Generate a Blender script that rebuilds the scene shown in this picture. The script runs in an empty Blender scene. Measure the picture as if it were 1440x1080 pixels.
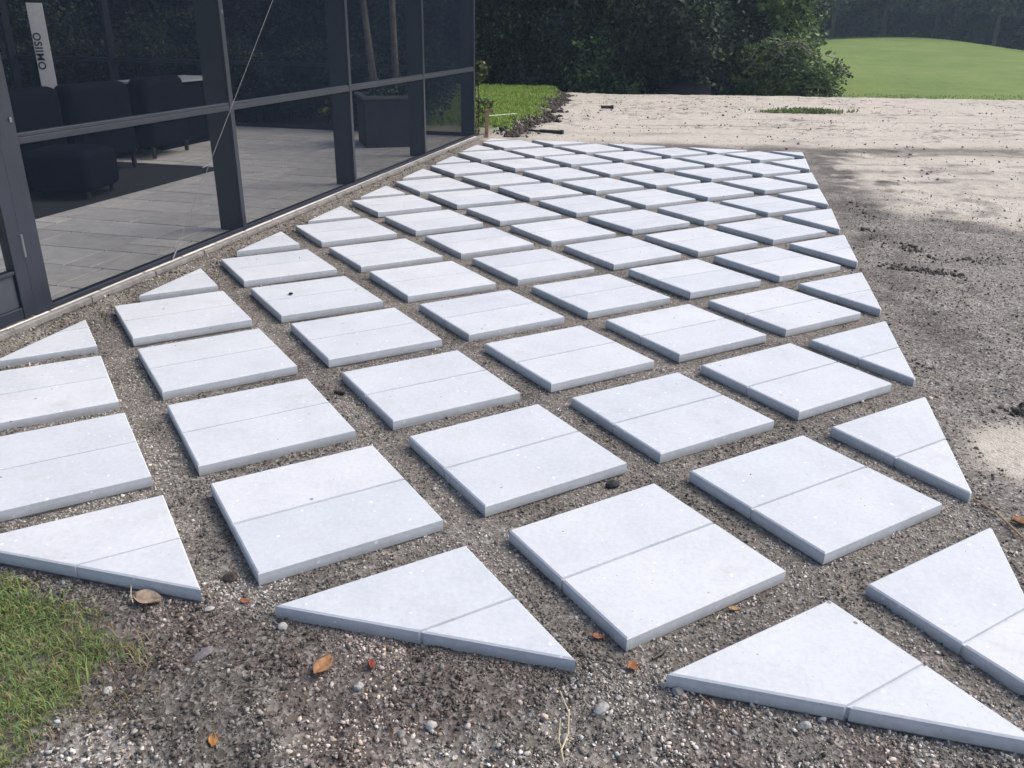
import bpy, math, random
import numpy as np
from mathutils import Vector, Matrix

sc = bpy.context.scene
R = math.radians

# ------------------------------------------------------------------ camera
cam = bpy.data.cameras.new('camera')
cam_ob = bpy.data.objects.new('camera', cam)
sc.collection.objects.link(cam_ob)
right = Vector((0.9703146821, 0.2414577883, 0.0136950420))
down = Vector((0.1069748918, -0.3777211664, -0.9197190294))
fwd = Vector((-0.2169004154, 0.8938819032, -0.3923383143))
m = Matrix((right, -down, -fwd)).transposed().to_4x4()
m.translation = Vector((0.118, -2.263, 1.502))
cam_ob.matrix_world = m
cam.sensor_width = 36.0
cam.lens = 1184.655 / 1440 * 36.0
cam.clip_start = 0.05
cam.clip_end = 1500
sc.camera = cam_ob

# ------------------------------------------------------------------ sky and sun
SUN_EL, SUN_AZ = R(50), R(64)          # azimuth measured clockwise from +Y
world = bpy.data.worlds.new('World')
sc.world = world
world.use_nodes = True
wn = world.node_tree
bg = wn.nodes['Background']
sky = wn.nodes.new('ShaderNodeTexSky')
sky.sky_type = 'NISHITA'
sky.sun_disc = False
sky.sun_elevation = SUN_EL
sky.sun_rotation = SUN_AZ
sky.air_density = 1.0
sky.dust_density = 5.0
sky.ozone_density = 1.2
wn.links.new(sky.outputs[0], bg.inputs[0])
bg.inputs[1].default_value = 0.15
sun = bpy.data.lights.new('sun', 'SUN')
sun.energy = 0.9
sun.angle = R(26)
sun.color = (1.0, 0.96, 0.9)
sun_ob = bpy.data.objects.new('sun', sun)
sc.collection.objects.link(sun_ob)
sd = Vector((math.sin(SUN_AZ) * math.cos(SUN_EL), math.cos(SUN_AZ) * math.cos(SUN_EL), math.sin(SUN_EL)))
sun_ob.rotation_euler = sd.to_track_quat('Z', 'Y').to_euler()
sc.view_settings.view_transform = 'Standard'
sc.view_settings.look = 'None'
sc.view_settings.gamma = 1.0
sc.view_settings.use_curve_mapping = False
sc.view_settings.exposure = 0.72
sc.cycles.max_bounces = 8
sc.cycles.transparent_max_bounces = 16
sc.cycles.volume_bounces = 0

rng = np.random.default_rng(7)
rnd = random.Random(7)

# ------------------------------------------------------------------ helpers
def tag(o, label=None, cat=None, group=None, kind=None):
    if label: o['label'] = label
    if cat: o['category'] = cat
    if group: o['group'] = group
    if kind: o['kind'] = kind
    return o

def link(name, me, parent=None, loc=None, mat=None):
    o = bpy.data.objects.new(name, me)
    sc.collection.objects.link(o)
    if parent is not None: o.parent = parent
    if loc is not None: o.location = loc
    if mat is not None and me is not None and not me.materials: me.materials.append(mat)
    return o

def empty(name, loc, rz=0.0):
    o = link(name, None, loc=loc)
    o.rotation_euler = (0, 0, rz)
    o.empty_display_size = 0.1
    return o

def np_mesh(name, V, F, mat=None, smooth=False, attrs=None):
    """V (n,3), F (m,k) with constant k"""
    V = np.asarray(V, np.float32); F = np.asarray(F, np.int32)
    me = bpy.data.meshes.new(name)
    k = F.shape[1]
    me.vertices.add(len(V)); me.vertices.foreach_set('co', V.ravel())
    me.loops.add(F.size); me.loops.foreach_set('vertex_index', F.ravel())
    me.polygons.add(len(F))
    me.polygons.foreach_set('loop_start', np.arange(0, F.size, k, dtype=np.int32))
    me.polygons.foreach_set('loop_total', np.full(len(F), k, np.int32))
    if smooth: me.polygons.foreach_set('use_smooth', np.ones(len(F), bool))
    me.update(calc_edges=True)
    for nm, a in (attrs or {}).items():
        a = np.asarray(a, np.float32)
        if a.ndim == 2:
            at = me.attributes.new(nm, 'FLOAT_COLOR', 'POINT')
            if a.shape[1] == 3: a = np.concatenate([a, np.ones((len(a), 1), np.float32)], 1)
            at.data.foreach_set('color', a.ravel())
        else:
            at = me.attributes.new(nm, 'FLOAT', 'POINT')
            at.data.foreach_set('value', a)
    if mat: me.materials.append(mat)
    return me

class MB:
    """collects boxes, tubes and prisms for ONE mesh"""
    def __init__(s): s.v = []; s.f = []
    def add(s, V, F):
        b = len(s.v); s.v += [tuple(map(float, p)) for p in V]; s.f += [tuple(i + b for i in q) for q in F]; return s
    def box(s, x0, x1, y0, y1, z0, z1):
        V = [(x0, y0, z0), (x1, y0, z0), (x1, y1, z0), (x0, y1, z0), (x0, y0, z1), (x1, y0, z1), (x1, y1, z1), (x0, y1, z1)]
        return s.add(V, [(3, 2, 1, 0), (4, 5, 6, 7), (0, 1, 5, 4), (1, 2, 6, 5), (2, 3, 7, 6), (3, 0, 4, 7)])
    def tube(s, pts, rad, n=8, cap=True):
        pts = [Vector(p) for p in pts]
        rads = rad if hasattr(rad, '__len__') else [rad] * len(pts)
        V = []; F = []
        for i, p in enumerate(pts):
            d = (pts[min(i + 1, len(pts) - 1)] - pts[max(i - 1, 0)]).normalized()
            a = d.orthogonal().normalized(); 
            if i and 'pa' in locals():
                a = (pa - d * pa.dot(d)); a = a.normalized() if a.length > 1e-6 else d.orthogonal().normalized()
            pa = a
            b = d.cross(a)
            for k in range(n):
                t = 2 * math.pi * k / n
                V.append(p + (a * math.cos(t) + b * math.sin(t)) * rads[i])
        for i in range(len(pts) - 1):
            for k in range(n):
                k2 = (k + 1) % n
                F.append((i * n + k, i * n + k2, (i + 1) * n + k2, (i + 1) * n + k))
        if cap:
            F.append(tuple(reversed(range(n)))); F.append(tuple((len(pts) - 1) * n + k for k in range(n)))
        return s.add(V, F)
    def slab(s, poly, chs, z0=-0.060, z1=0.0):
        """slab half: top chamfer per edge, foot undercut so that a shadow line shows at the ground"""
        n = len(poly); A = [(p[0], p[1], z) for pl, z in ((inset(poly, [0.012 if c > 0.002 else 0.0 for c in chs]), z0), (poly, -0.043), (poly, z1 - 0.0045), (inset(poly, chs), z1)) for p in pl]
        F = [tuple(reversed(range(n)))]
        for q in range(3):
            for k in range(n):
                k2 = (k + 1) % n
                F.append((q * n + k, q * n + k2, (q + 1) * n + k2, (q + 1) * n + k))
        F.append(tuple(3 * n + k for k in range(n)))
        return s.add(A, F)
    def prism(s, poly, z0, z1, ch=0.0, chd=None):
        """convex polygon (ccw) extruded, top edges chamfered by ch"""
        n = len(poly); chd = ch * 0.7 if chd is None else chd
        rings = [(poly, z0), (poly, z1 - chd)] if ch else [(poly, z0), (poly, z1)]
        if ch: rings.append((inset(poly, ch), z1))
        V = [(p[0], p[1], z) for pl, z in rings for p in pl]
        F = [tuple(reversed(range(n)))]
        for r in range(len(rings) - 1):
            for k in range(n):
                k2 = (k + 1) % n
                F.append((r * n + k, r * n + k2, (r + 1) * n + k2, (r + 1) * n + k))
        F.append(tuple((len(rings) - 1) * n + k for k in range(n)))
        return s.add(V, F)
    def mesh(s, name, mat=None, smooth=False):
        me = bpy.data.meshes.new(name)
        me.from_pydata(s.v, [], s.f)
        if smooth:
            me.polygons.foreach_set('use_smooth', [True] * len(me.polygons))
        me.update()
        if mat: me.materials.append(mat)
        return me
    def build(s, name, mat, parent=None, loc=None, smooth=False):
        return link(name, s.mesh(name, mat, smooth), parent, loc)

def bevel(o, w=0.004, seg=2):
    b = o.modifiers.new('bevel', 'BEVEL'); b.width = w; b.segments = seg; b.limit_method = 'ANGLE'
    return o

def inset(poly, d):
    n = len(poly); out = []
    L = []
    for i in range(n):
        p = Vector(poly[i]); q = Vector(poly[(i + 1) % n]); t = (q - p).normalized(); nn = Vector((-t.y, t.x))
        L.append((p + nn * (d[i] if hasattr(d, '__len__') else d), t))
    for i in range(n):
        p, t = L[i - 1]; q, s_ = L[i]
        den = t.x * s_.y - t.y * s_.x
        a = ((q.x - p.x) * s_.y - (q.y - p.y) * s_.x) / den
        out.append(tuple(p + t * a))
    return out

def clip(poly, nx, ny, c):
    """keep nx*x+ny*y <= c"""
    out = []
    for i in range(len(poly)):
        a = poly[i]; b = poly[(i + 1) % len(poly)]
        da = nx * a[0] + ny * a[1] - c; db = nx * b[0] + ny * b[1] - c
        if da <= 0: out.append(a)
        if (da < 0 < db) or (db < 0 < da):
            t = da / (da - db); out.append((a[0] + t * (b[0] - a[0]), a[1] + t * (b[1] - a[1])))
    return out

def hash2(ix, iy, seed):
    h = (ix.astype(np.int64) * 374761393 + iy.astype(np.int64) * 668265263 + seed * 982451653) & 0xffffffff
    h = ((h ^ (h >> 13)) * 1274126177) & 0xffffffff
    return ((h ^ (h >> 16)) & 0xffff) / 65535.0

def vnoise(x, y, seed=0):
    x = np.asarray(x, float); y = np.asarray(y, float)
    ix = np.floor(x); iy = np.floor(y); fx = x - ix; fy = y - iy
    fx = fx * fx * fx * (fx * (fx * 6 - 15) + 10); fy = fy * fy * fy * (fy * (fy * 6 - 15) + 10)
    ix = ix.astype(np.int64); iy = iy.astype(np.int64)
    a = hash2(ix, iy, seed); b = hash2(ix + 1, iy, seed); c = hash2(ix, iy + 1, seed); d = hash2(ix + 1, iy + 1, seed)
    return (a * (1 - fx) + b * fx) * (1 - fy) + (c * (1 - fx) + d * fx) * fy

def fbm(x, y, seed=0, oct=4):
    s = 0; amp = 0.5; tot = 0
    for o in range(oct):
        s = s + amp * vnoise(x * 2 ** o + 17.3 * o, y * 2 ** o - 9.1 * o, seed + o); tot += amp; amp *= 0.5
    return s / tot

def sstep(a, b, x):
    t = np.clip((x - a) / (b - a), 0, 1); return t * t * (3 - 2 * t)

# ------------------------------------------------------------------ materials
def mat_new(name):
    mt = bpy.data.materials.new(name); mt.use_nodes = True
    nt = mt.node_tree
    return mt, nt, nt.nodes['Principled BSDF']

def N(nt, t, **kw):
    n = nt.nodes.new('ShaderNode' + t)
    for k_, v_ in kw.items():
        if k_ in n.inputs: n.inputs[k_].default_value = v_
        else: setattr(n, k_, v_)
    return n

def noise_node(nt, vec, scale, detail=4, rough=0.6):
    n = N(nt, 'TexNoise', Scale=scale, Detail=detail, Roughness=rough)
    nt.links.new(vec, n.inputs['Vector']); return n.outputs['Fac']

def ramp(nt, fac, stops):
    r = nt.nodes.new('ShaderNodeValToRGB'); nt.links.new(fac, r.inputs[0])
    e = r.color_ramp.elements
    while len(e) < len(stops): e.new(0.5)
    for i, (p, c) in enumerate(stops):
        e[i].position = p; e[i].color = (c, c, c, 1) if not hasattr(c, '__len__') else (*c, 1)
    return r.outputs[0]

def mix(nt, fac, a, b, mode='MIX'):
    mx = nt.nodes.new('ShaderNodeMix'); mx.data_type = 'RGBA'; mx.blend_type = mode
    for s_, v_ in ((0, fac), (6, a), (7, b)):
        if hasattr(v_, 'default_value') or hasattr(v_, 'links'): nt.links.new(v_, mx.inputs[s_])
        elif hasattr(v_, '__len__'): mx.inputs[s_].default_value = (*v_, 1) if len(v_) == 3 else v_
        else: mx.inputs[s_].default_value = v_
    return mx.outputs[2]

def bump(nt, h, strength, dist, prev=None):
    b = N(nt, 'Bump', Strength=strength, Distance=dist); nt.links.new(h, b.inputs['Height'])
    if prev is not None: nt.links.new(prev, b.inputs['Normal'])
    return b.outputs[0]

def simple(name, col, rough=0.6, metal=0.0, var=0.25, scale=20, bstr=0.15, bdist=0.002, spec=0.5):
    mt, nt, p = mat_new(name)
    tc = N(nt, 'TexCoord').outputs['Object']
    f = noise_node(nt, tc, scale, 5)
    lo = tuple(c * (1 - var) for c in col); hi = tuple(min(1, c * (1 + var)) for c in col)
    nt.links.new(ramp(nt, f, [(0.3, lo), (0.7, hi)]), p.inputs['Base Color'])
    p.inputs['Roughness'].default_value = rough; p.inputs['Metallic'].default_value = metal
    p.inputs['Specular IOR Level'].default_value = spec
    if bstr: nt.links.new(bump(nt, noise_node(nt, tc, scale * 4, 4), bstr, bdist), p.inputs['Normal'])
    return mt

# pale cast concrete of the slabs
M_CON, nt, p = mat_new('pale_concrete')
pos = N(nt, 'NewGeometry').outputs['Position']
oi = N(nt, 'ObjectInfo').outputs['Random']
n1 = noise_node(nt, pos, 3.2, 5, 0.65)
n2 = noise_node(nt, pos, 60, 5, 0.7)
base = ramp(nt, n1, [(0.28, (0.445, 0.472, 0.506)), (0.5, (0.523, 0.550, 0.585)), (0.72, (0.575, 0.600, 0.630))])
base = mix(nt, 0.35, base, ramp(nt, n2, [(0.3, (0.43, 0.458, 0.495)), (0.7, (0.65, 0.68, 0.71))]))
base = mix(nt, 1.0, base, ramp(nt, oi, [(0.0, (0.90, 0.915, 0.93)), (0.5, (0.96, 0.962, 0.965)), (1.0, (1.0, 0.99, 0.985))]), 'MULTIPLY')
def spots(nt, scale, rlo, keep, rad):
    v = N(nt, 'TexVoronoi', Scale=scale); nt.links.new(pos, v.inputs['Vector'])
    a = nt.nodes.new('ShaderNodeMath'); a.operation = 'LESS_THAN'; nt.links.new(v.outputs['Distance'], a.inputs[0])
    sx = nt.nodes.new('ShaderNodeSeparateXYZ'); nt.links.new(v.outputs['Color'], sx.inputs[0])
    mr = nt.nodes.new('ShaderNodeMapRange'); nt.links.new(sx.outputs[1], mr.inputs[0])
    mr.inputs[3].default_value = rlo; mr.inputs[4].default_value = rad
    nt.links.new(mr.outputs[0], a.inputs[1])
    b = nt.nodes.new('ShaderNodeMath'); b.operation = 'LESS_THAN'; nt.links.new(sx.outputs[0], b.inputs[0]); b.inputs[1].default_value = keep
    c = nt.nodes.new('ShaderNodeMath'); c.operation = 'MULTIPLY'; nt.links.new(a.outputs[0], c.inputs[0]); nt.links.new(b.outputs[0], c.inputs[1])
    return c.outputs[0]
w_ = spots(nt, 30, 0.04, 0.30, 0.20)
d_ = spots(nt, 15, 0.02, 0.22, 0.11)
d2 = spots(nt, 70, 0.05, 0.10, 0.22)
base = mix(nt, w_, base, (0.65, 0.67, 0.70))
base = mix(nt, d2, base, (0.42, 0.42, 0.43))
base = mix(nt, d_, base, (0.22, 0.21, 0.20))
smg = ramp(nt, noise_node(nt, pos, 5.5, 7, 0.72), [(0.56, 0.0), (0.74, 0.45)])
base = mix(nt, smg, base, (0.40, 0.39, 0.375))
# damp soil stain creeping up the slab's buried edge
sz = nt.nodes.new('ShaderNodeSeparateXYZ'); nt.links.new(pos, sz.inputs[0])
ad = nt.nodes.new('ShaderNodeMath'); ad.operation = 'MULTIPLY_ADD'; nt.links.new(noise_node(nt, pos, 14, 4), ad.inputs[0]); ad.inputs[1].default_value = -0.03
nt.links.new(sz.outputs[2], ad.inputs[2])
st = nt.nodes.new('ShaderNodeMapRange'); nt.links.new(ad.outputs[0], st.inputs[0])
st.inputs[1].default_value = -0.034; st.inputs[2].default_value = -0.056; st.inputs[3].default_value = 0; st.inputs[4].default_value = 0.45
base = mix(nt, st.outputs[0], base, (0.16, 0.145, 0.125))
nt.links.new(base, p.inputs['Base Color'])
p.inputs['Roughness'].default_value = 0.75
p.inputs['Specular IOR Level'].default_value = 0.35
nb = bump(nt, n2, 0.25, 0.002)
nb = bump(nt, noise_node(nt, pos, 260, 3), 0.25, 0.001, nb)
nt.links.new(nb, p.inputs['Normal'])

# ground: gravel / brown soil / sand / grass by zone attributes
M_GND, nt, p = mat_new('ground_soil')
pos = N(nt, 'NewGeometry').outputs['Position']
def attr(nt, nm):
    a = N(nt, 'Attribute'); a.attribute_name = nm; return a
vor = N(nt, 'TexVoronoi', Scale=95); nt.links.new(pos, vor.inputs['Vector'])
vor2 = N(nt, 'TexVoronoi', Scale=38); nt.links.new(pos, vor2.inputs['Vector'])
sx = nt.nodes.new('ShaderNodeSeparateXYZ'); nt.links.new(vor.outputs['Color'], sx.inputs[0])
sx2 = nt.nodes.new('ShaderNodeSeparateXYZ'); nt.links.new(vor2.outputs['Color'], sx2.inputs[0])
gA = ramp(nt, sx.outputs[0], [(0.0, (0.065, 0.059, 0.052)), (0.45, (0.135, 0.126, 0.113)), (0.8, (0.23, 0.218, 0.20)), (1.0, (0.40, 0.385, 0.365))])
gB = ramp(nt, sx2.outputs[0], [(0.0, (0.08, 0.073, 0.065)), (0.6, (0.16, 0.15, 0.137)), (1.0, (0.28, 0.268, 0.25))])
grav = mix(nt, 0.4, gA, gB)
big = noise_node(nt, pos, 2.3, 5, 0.65)
grav = mix(nt, 1.0, grav, ramp(nt, big, [(0.3, 0.9), (0.7, 1.4)]), 'MULTIPLY')
bA = ramp(nt, sx.outputs[0], [(0.0, (0.08, 0.071, 0.060)), (0.5, (0.150, 0.137, 0.119)), (0.85, (0.23, 0.215, 0.194)), (1.0, (0.38, 0.365, 0.345))])
bB = ramp(nt, noise_node(nt, pos, 9, 6, 0.7), [(0.3, (0.088, 0.079, 0.066)), (0.7, (0.20, 0.183, 0.160))])
brown = mix(nt, 0.5, bA, bB)
sA = ramp(nt, noise_node(nt, pos, 1.1, 7, 0.7), [(0.28, (0.34, 0.32, 0.28)), (0.42, (0.46, 0.43, 0.37)), (0.55, (0.52, 0.48, 0.425)), (0.72, (0.58, 0.535, 0.48))])
sB = ramp(nt, noise_node(nt, pos, 14, 6, 0.75), [(0.36, (0.26, 0.24, 0.205)), (0.50, (0.49, 0.45, 0.395))])
sand = mix(nt, 0.52, sA, sB)
spk = ramp(nt, noise_node(nt, pos, 34, 3, 0.8), [(0.30, 0.75), (0.44, 0.0)])
sand = mix(nt, spk, sand, (0.20, 0.185, 0.165))
sand = mix(nt, ramp(nt, noise_node(nt, pos, 0.55, 4, 0.6), [(0.35, 0.0), (0.65, 0.5)]), sand, mix(nt, 1.0, sand, (0.86, 0.88, 0.85), 'MULTIPLY'))
gr = ramp(nt, noise_node(nt, pos, 0.22, 9, 0.78), [(0.36, (0.10, 0.165, 0.034)), (0.5, (0.145, 0.215, 0.048)), (0.64, (0.20, 0.25, 0.075))])
gr2 = ramp(nt, noise_node(nt, pos, 9, 5, 0.8), [(0.3, (0.06, 0.095, 0.02)), (0.7, (0.17, 0.22, 0.07))])
grass = mix(nt, 0.35, gr, gr2)
dk = (0.052, 0.045, 0.04)
col = mix(nt, attr(nt, 'brown').outputs['Fac'], grav, brown)
col = mix(nt, attr(nt, 'sand').outputs['Fac'], col, sand)
col = mix(nt, attr(nt, 'dark').outputs['Fac'], col, mix(nt, 0.55, gA, dk))
col = mix(nt, attr(nt, 'red').outputs['Fac'], col, mix(nt, 0.5, (0.085, 0.066, 0.060), gA))
col = mix(nt, attr(nt, 'green').outputs['Fac'], col, grass)
nt.links.new(col, p.inputs['Base Color'])
p.inputs['Roughness'].default_value = 0.92
p.inputs['Specular IOR Level'].default_value = 0.2
nb = bump(nt, vor.outputs['Distance'], 0.6, 0.006)
nb = bump(nt, noise_node(nt, pos, 30, 6, 0.7), 0.5, 0.012, nb)
nt.links.new(nb, p.inputs['Normal'])

def tone_mat(name, rough=0.85, transl=0.0, spec=0.25, attrname='tone', bscale=0):
    mt, nt, p = mat_new(name)
    a = attr(nt, attrname)
    col = a.outputs['Color']
    if bscale:
        pos = N(nt, 'NewGeometry').outputs['Position']
        f = noise_node(nt, pos, bscale, 4, 0.7)
        col = mix(nt, 1.0, col, ramp(nt, f, [(0.3, 0.7), (0.7, 1.25)]), 'MULTIPLY')
        nt.links.new(bump(nt, f, 0.4, 0.002), p.inputs['Normal'])
    nt.links.new(col, p.inputs['Base Color'])
    p.inputs['Roughness'].default_value = rough
    p.inputs['Specular IOR Level'].default_value = spec
    if transl:
        t = nt.nodes.new('ShaderNodeBsdfTranslucent'); nt.links.new(col, t.inputs[0])
        ms = nt.nodes.new('ShaderNodeMixShader'); ms.inputs[0].default_value = transl
        nt.links.new(p.outputs[0], ms.inputs[1]); nt.links.new(t.outputs[0], ms.inputs[2])
        nt.links.new(ms.outputs[0], nt.nodes['Material Output'].inputs[0])
    return mt
M_STONE = tone_mat('gravel_stone', 0.8, bscale=180)
M_GRASS = tone_mat('grass_blade', 0.7, 0.25)
M_LEAF = tone_mat('foliage', 0.6, 0.2, 0.3)
M_DRY = tone_mat('dry_leaf', 0.7, 0.15, bscale=90)
M_CLOD = tone_mat('soil_clod', 0.95, bscale=60)
M_BARK = simple('bark', (0.09, 0.075, 0.06), 0.9, var=0.4, scale=14, bstr=0.6, bdist=0.01)
M_PALEBARK = simple('pale_bark', (0.24, 0.22, 0.19), 0.9, var=0.35, scale=10, bstr=0.5, bdist=0.01)
M_FRAME = simple('charcoal_aluminium', (0.018, 0.023, 0.036), 0.33, 0.0, var=0.15, scale=6, bstr=0.05, spec=0.6)
M_KICK = simple('kick_plate_grey', (0.045, 0.053, 0.070), 0.45, var=0.15, scale=5, bstr=0.08, spec=0.5)
M_STEEL = simple('bright_steel', (0.16, 0.165, 0.18), 0.5, 0.3, var=0.1)
M_KERB = simple('kerb_stone_concrete', (0.19, 0.187, 0.18), 0.85, var=0.35, scale=11, bstr=0.5, bdist=0.004)
M_RUG = simple('dark_rug', (0.020, 0.023, 0.026), 0.95, var=0.3, scale=40)
M_NAVY = simple('dark_navy_fabric', (0.005, 0.007, 0.014), 0.85, var=0.3, scale=8, bstr=0.3, bdist=0.004, spec=0.08)
M_WHITE = simple('white_paint', (0.72, 0.72, 0.72), 0.5, var=0.08)
M_INK = simple('dark_ink', (0.02, 0.022, 0.03), 0.7, var=0.1, bstr=0)
M_PLANT = simple('dark_planter', (0.040, 0.043, 0.052), 0.7, var=0.2, scale=6, bstr=0.2)
M_RIM = simple('planter_rim_stone', (0.16, 0.165, 0.17), 0.6, var=0.2, scale=9)
M_TABLE = simple('pale_table_top', (0.42, 0.45, 0.48), 0.35, var=0.1)
M_BLACK = simple('black_plastic', (0.016, 0.015, 0.014), 0.55, var=0.3, scale=25, bstr=0.3)
M_HEAP = simple('dark_heap', (0.004, 0.0045, 0.007), 0.95, var=0.3, scale=3, bstr=0.4, bdist=0.02, spec=0.05)
M_WOOD = simple('weathered_wood', (0.27, 0.19, 0.12), 0.85, var=0.35, scale=18, bstr=0.5)
M_STRING = simple('white_string', (0.7, 0.75, 0.7), 0.8, var=0.1)
M_BED = simple('floor_bed', (0.025, 0.025, 0.025), 0.95, var=0.3)

M_TILE, nt, p = mat_new('patio_paver')
oi = N(nt, 'ObjectInfo').outputs['Random']
pos = N(nt, 'NewGeometry').outputs['Position']
c_ = ramp(nt, oi, [(0.0, (0.58, 0.565, 0.525)), (0.5, (0.66, 0.645, 0.60)), (1.0, (0.71, 0.685, 0.635))])
c_ = mix(nt, 1.0, c_, ramp(nt, noise_node(nt, pos, 7, 6, 0.7), [(0.3, 0.8), (0.7, 1.12)]), 'MULTIPLY')
nt.links.new(c_, p.inputs['Base Color']); p.inputs['Roughness'].default_value = 0.7
nt.links.new(bump(nt, noise_node(nt, pos, 60, 4), 0.3, 0.002), p.inputs['Normal'])

# woven insect screen: mostly open, dark threads
M_SCREEN, nt, p = mat_new('insect_screen')
tr = nt.nodes.new('ShaderNodeBsdfTransparent'); tr.inputs[0].default_value = (1, 1, 1, 1)
ms = nt.nodes.new('ShaderNodeMixShader')
p.inputs['Base Color'].default_value = (0.011, 0.0155, 0.025, 1); p.inputs['Specular IOR Level'].default_value = 0.0; p.inputs['Roughness'].default_value = 0.6
geo = N(nt, 'NewGeometry')
dt = nt.nodes.new('ShaderNodeVectorMath'); dt.operation = 'DOT_PRODUCT'
nt.links.new(geo.outputs['Normal'], dt.inputs[0]); nt.links.new(geo.outputs['Incoming'], dt.inputs[1])
def mth(op, x, y):
    q = nt.nodes.new('ShaderNodeMath'); q.operation = op
    for k_, v_ in ((0, x), (1, y)):
        if v_ is None: continue
        if hasattr(v_, 'links'): nt.links.new(v_, q.inputs[k_])
        else: q.inputs[k_].default_value = v_
    return q.outputs[0]
# the more obliquely one looks through the weave, the more thread one sees
mr_ = mth('SUBTRACT', 1.0, mth('EXPONENT', mth('DIVIDE', -0.37, mth('MAXIMUM', mth('ABSOLUTE', dt.outputs['Value'], None), 0.15)), None))
nt.links.new(mr_, ms.inputs[0]); nt.links.new(tr.outputs[0], ms.inputs[1]); nt.links.new(p.outputs[0], ms.inputs[2])
nt.links.new(ms.outputs[0], nt.nodes['Material Output'].inputs[0])

# ------------------------------------------------------------------ terrain
K = 0.546135                # half diagonal of the slab pitch
PIT = K * math.sqrt(2)
XW = -3.45                  # outer face of the screen wall
def crest_y(x): return 19.9 + 0.2146 * x

def bank_x(y):              # edge of the lawn beside the sand, left of it is grass
    return np.interp(y, [10.2, 11.2, 12.6, 15, 19, 22], [-3.3, -3.25, -3.15, -3.45, -3.95, -4.3])

def ground_z(x, y):
    x = np.asarray(x, float); y = np.asarray(y, float)
    z = np.full(np.broadcast(x, y).shape, -0.050)
    near = np.exp(-((np.hypot(x, y) / 30) ** 2))
    z = z + (fbm(x * 3, y * 3, 3) - 0.5) * 0.014 + (fbm(x * 16, y * 16, 5, 3) - 0.5) * 0.010 * near
    fr = sstep(-0.52, -0.85, y); z = z - 0.022 * fr + fr * ((fbm(x * 7, y * 7, 11, 4) - 0.5) * 0.055 + (fbm(x * 22, y * 22, 12, 3) - 0.5) * 0.022)
    rt = sstep(1.05, 1.6, x) * sstep(14, 9, y)
    z = z + rt * ((fbm(x * 2.2, y * 2.2, 21, 5) - 0.5) * 0.05 + (fbm(x * 11, y * 11, 22, 3) - 0.5) * 0.022)
    far = sstep(10.2, 12, y)
    w = y - 0.24 * x; e = x + 0.24 * y
    z = z + far * (0.012 + (fbm(w * 2.4, e * 0.5, 31, 4) - 0.5) * 0.05 + (fbm(x * 6, y * 6, 33, 4) - 0.5) * 0.028)
    z = z + 0.034 * np.exp(-((x + 3.36) / 0.07) ** 2) * sstep(10.1, 9.8, y)
    # lawn bank
    bx = bank_x(y) + (fbm(y * 2.5, y * 0 + 3, 41, 3) - 0.5) * 0.5
    lawn = sstep(0.10, -0.12, x - bx) * sstep(10.2, 10.7, y)
    z = z + lawn * (0.10 + 0.03 * vnoise(x * 2, y * 2, 44))
    # drop behind the crest of the pad, then the field
    b = y - crest_y(x)
    z = z + 0.04 * np.exp(-((b + 0.4) / 0.7) ** 2) - 0.52 * sstep(0.0, 1.6, b + (fbm(x * 1.5, y * 0, 51, 3) - 0.5) * 0.5)
    d = np.hypot(x, y)
    fld = sstep(26, 62, d)
    z = z + fld * 1.12 + sstep(30, 60, d) * (vnoise(x * 0.06, y * 0.06, 61) - 0.5) * 0.35 - 0.9 * sstep(80, 300, d)
    z = z + sstep(40, 62, d) * 0.45 * np.exp(-(((x - 9.5) / 9) ** 2)) - sstep(45, 70, d) * 1.3 * sstep(12, 24, x)
    # under the patio
    z = np.where((x < -3.36) & (x > -11.4) & (y < 9.9) & (y > -3), np.minimum(z, -0.09), z)
    return z

def graded(lo, hi, d0, d1, far0, far1):
    a = list(np.arange(lo, hi + 1e-6, d0))
    s = d0
    while a[-1] < far1: s *= 1.12; a.append(a[-1] + s)
    b = [a[0]]; s = d0
    while b[-1] > far0: s *= 1.12; b.append(b[-1] - s)
    return np.array(b[:0:-1] + a)

gx = graded(-3.5, 3.6, 0.028, 0, -400, 400)
gy = graded(-1.7, 9.0, 0.028, 0, -400, 500)
# keep the middle distance reasonably fine
def refine(a, lo, hi, st):
    keep = a[(a < lo) | (a > hi)]; return np.sort(np.concatenate([keep, np.arange(lo, hi, st)]))
gy = refine(gy, 9.02, 24, 0.07); gx = refine(gx, 3.62, 9.0, 0.07); gx = refine(gx, -8, -3.52, 0.08)
gy = refine(gy, 24.1, 80, 0.9); gx = refine(gx, 9.1, 60, 0.8)
X, Y = np.meshgrid(gx, gy)
Z = ground_z(X, Y)
# zones
w = Y - 0.24 * X; e = X + 0.24 * Y
nz = fbm(X * 1.3, Y * 1.3, 71, 5) - 0.5
streak = fbm(w * 1.7, e * 0.22, 73, 4) - 0.5
sand = sstep(10.2, 11.4, w + nz * 1.8 + streak * 1.6)
edge_x = np.interp(Y, [0, 2.0, 3.6, 4.6, 5.4, 6.6, 8.0, 9.3, 10.5], [9, 6.5, 4.6, 3.3, 2.5, 2.0, 1.5, 1.3, 1.3])
s2 = sstep(-0.7, 0.3, X - edge_x + nz * 1.5 + streak * 2.4) * sstep(1.25, 1.6, X) * sstep(2.5, 4, Y)
sand = np.maximum(sand, s2 * 0.95)
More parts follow.
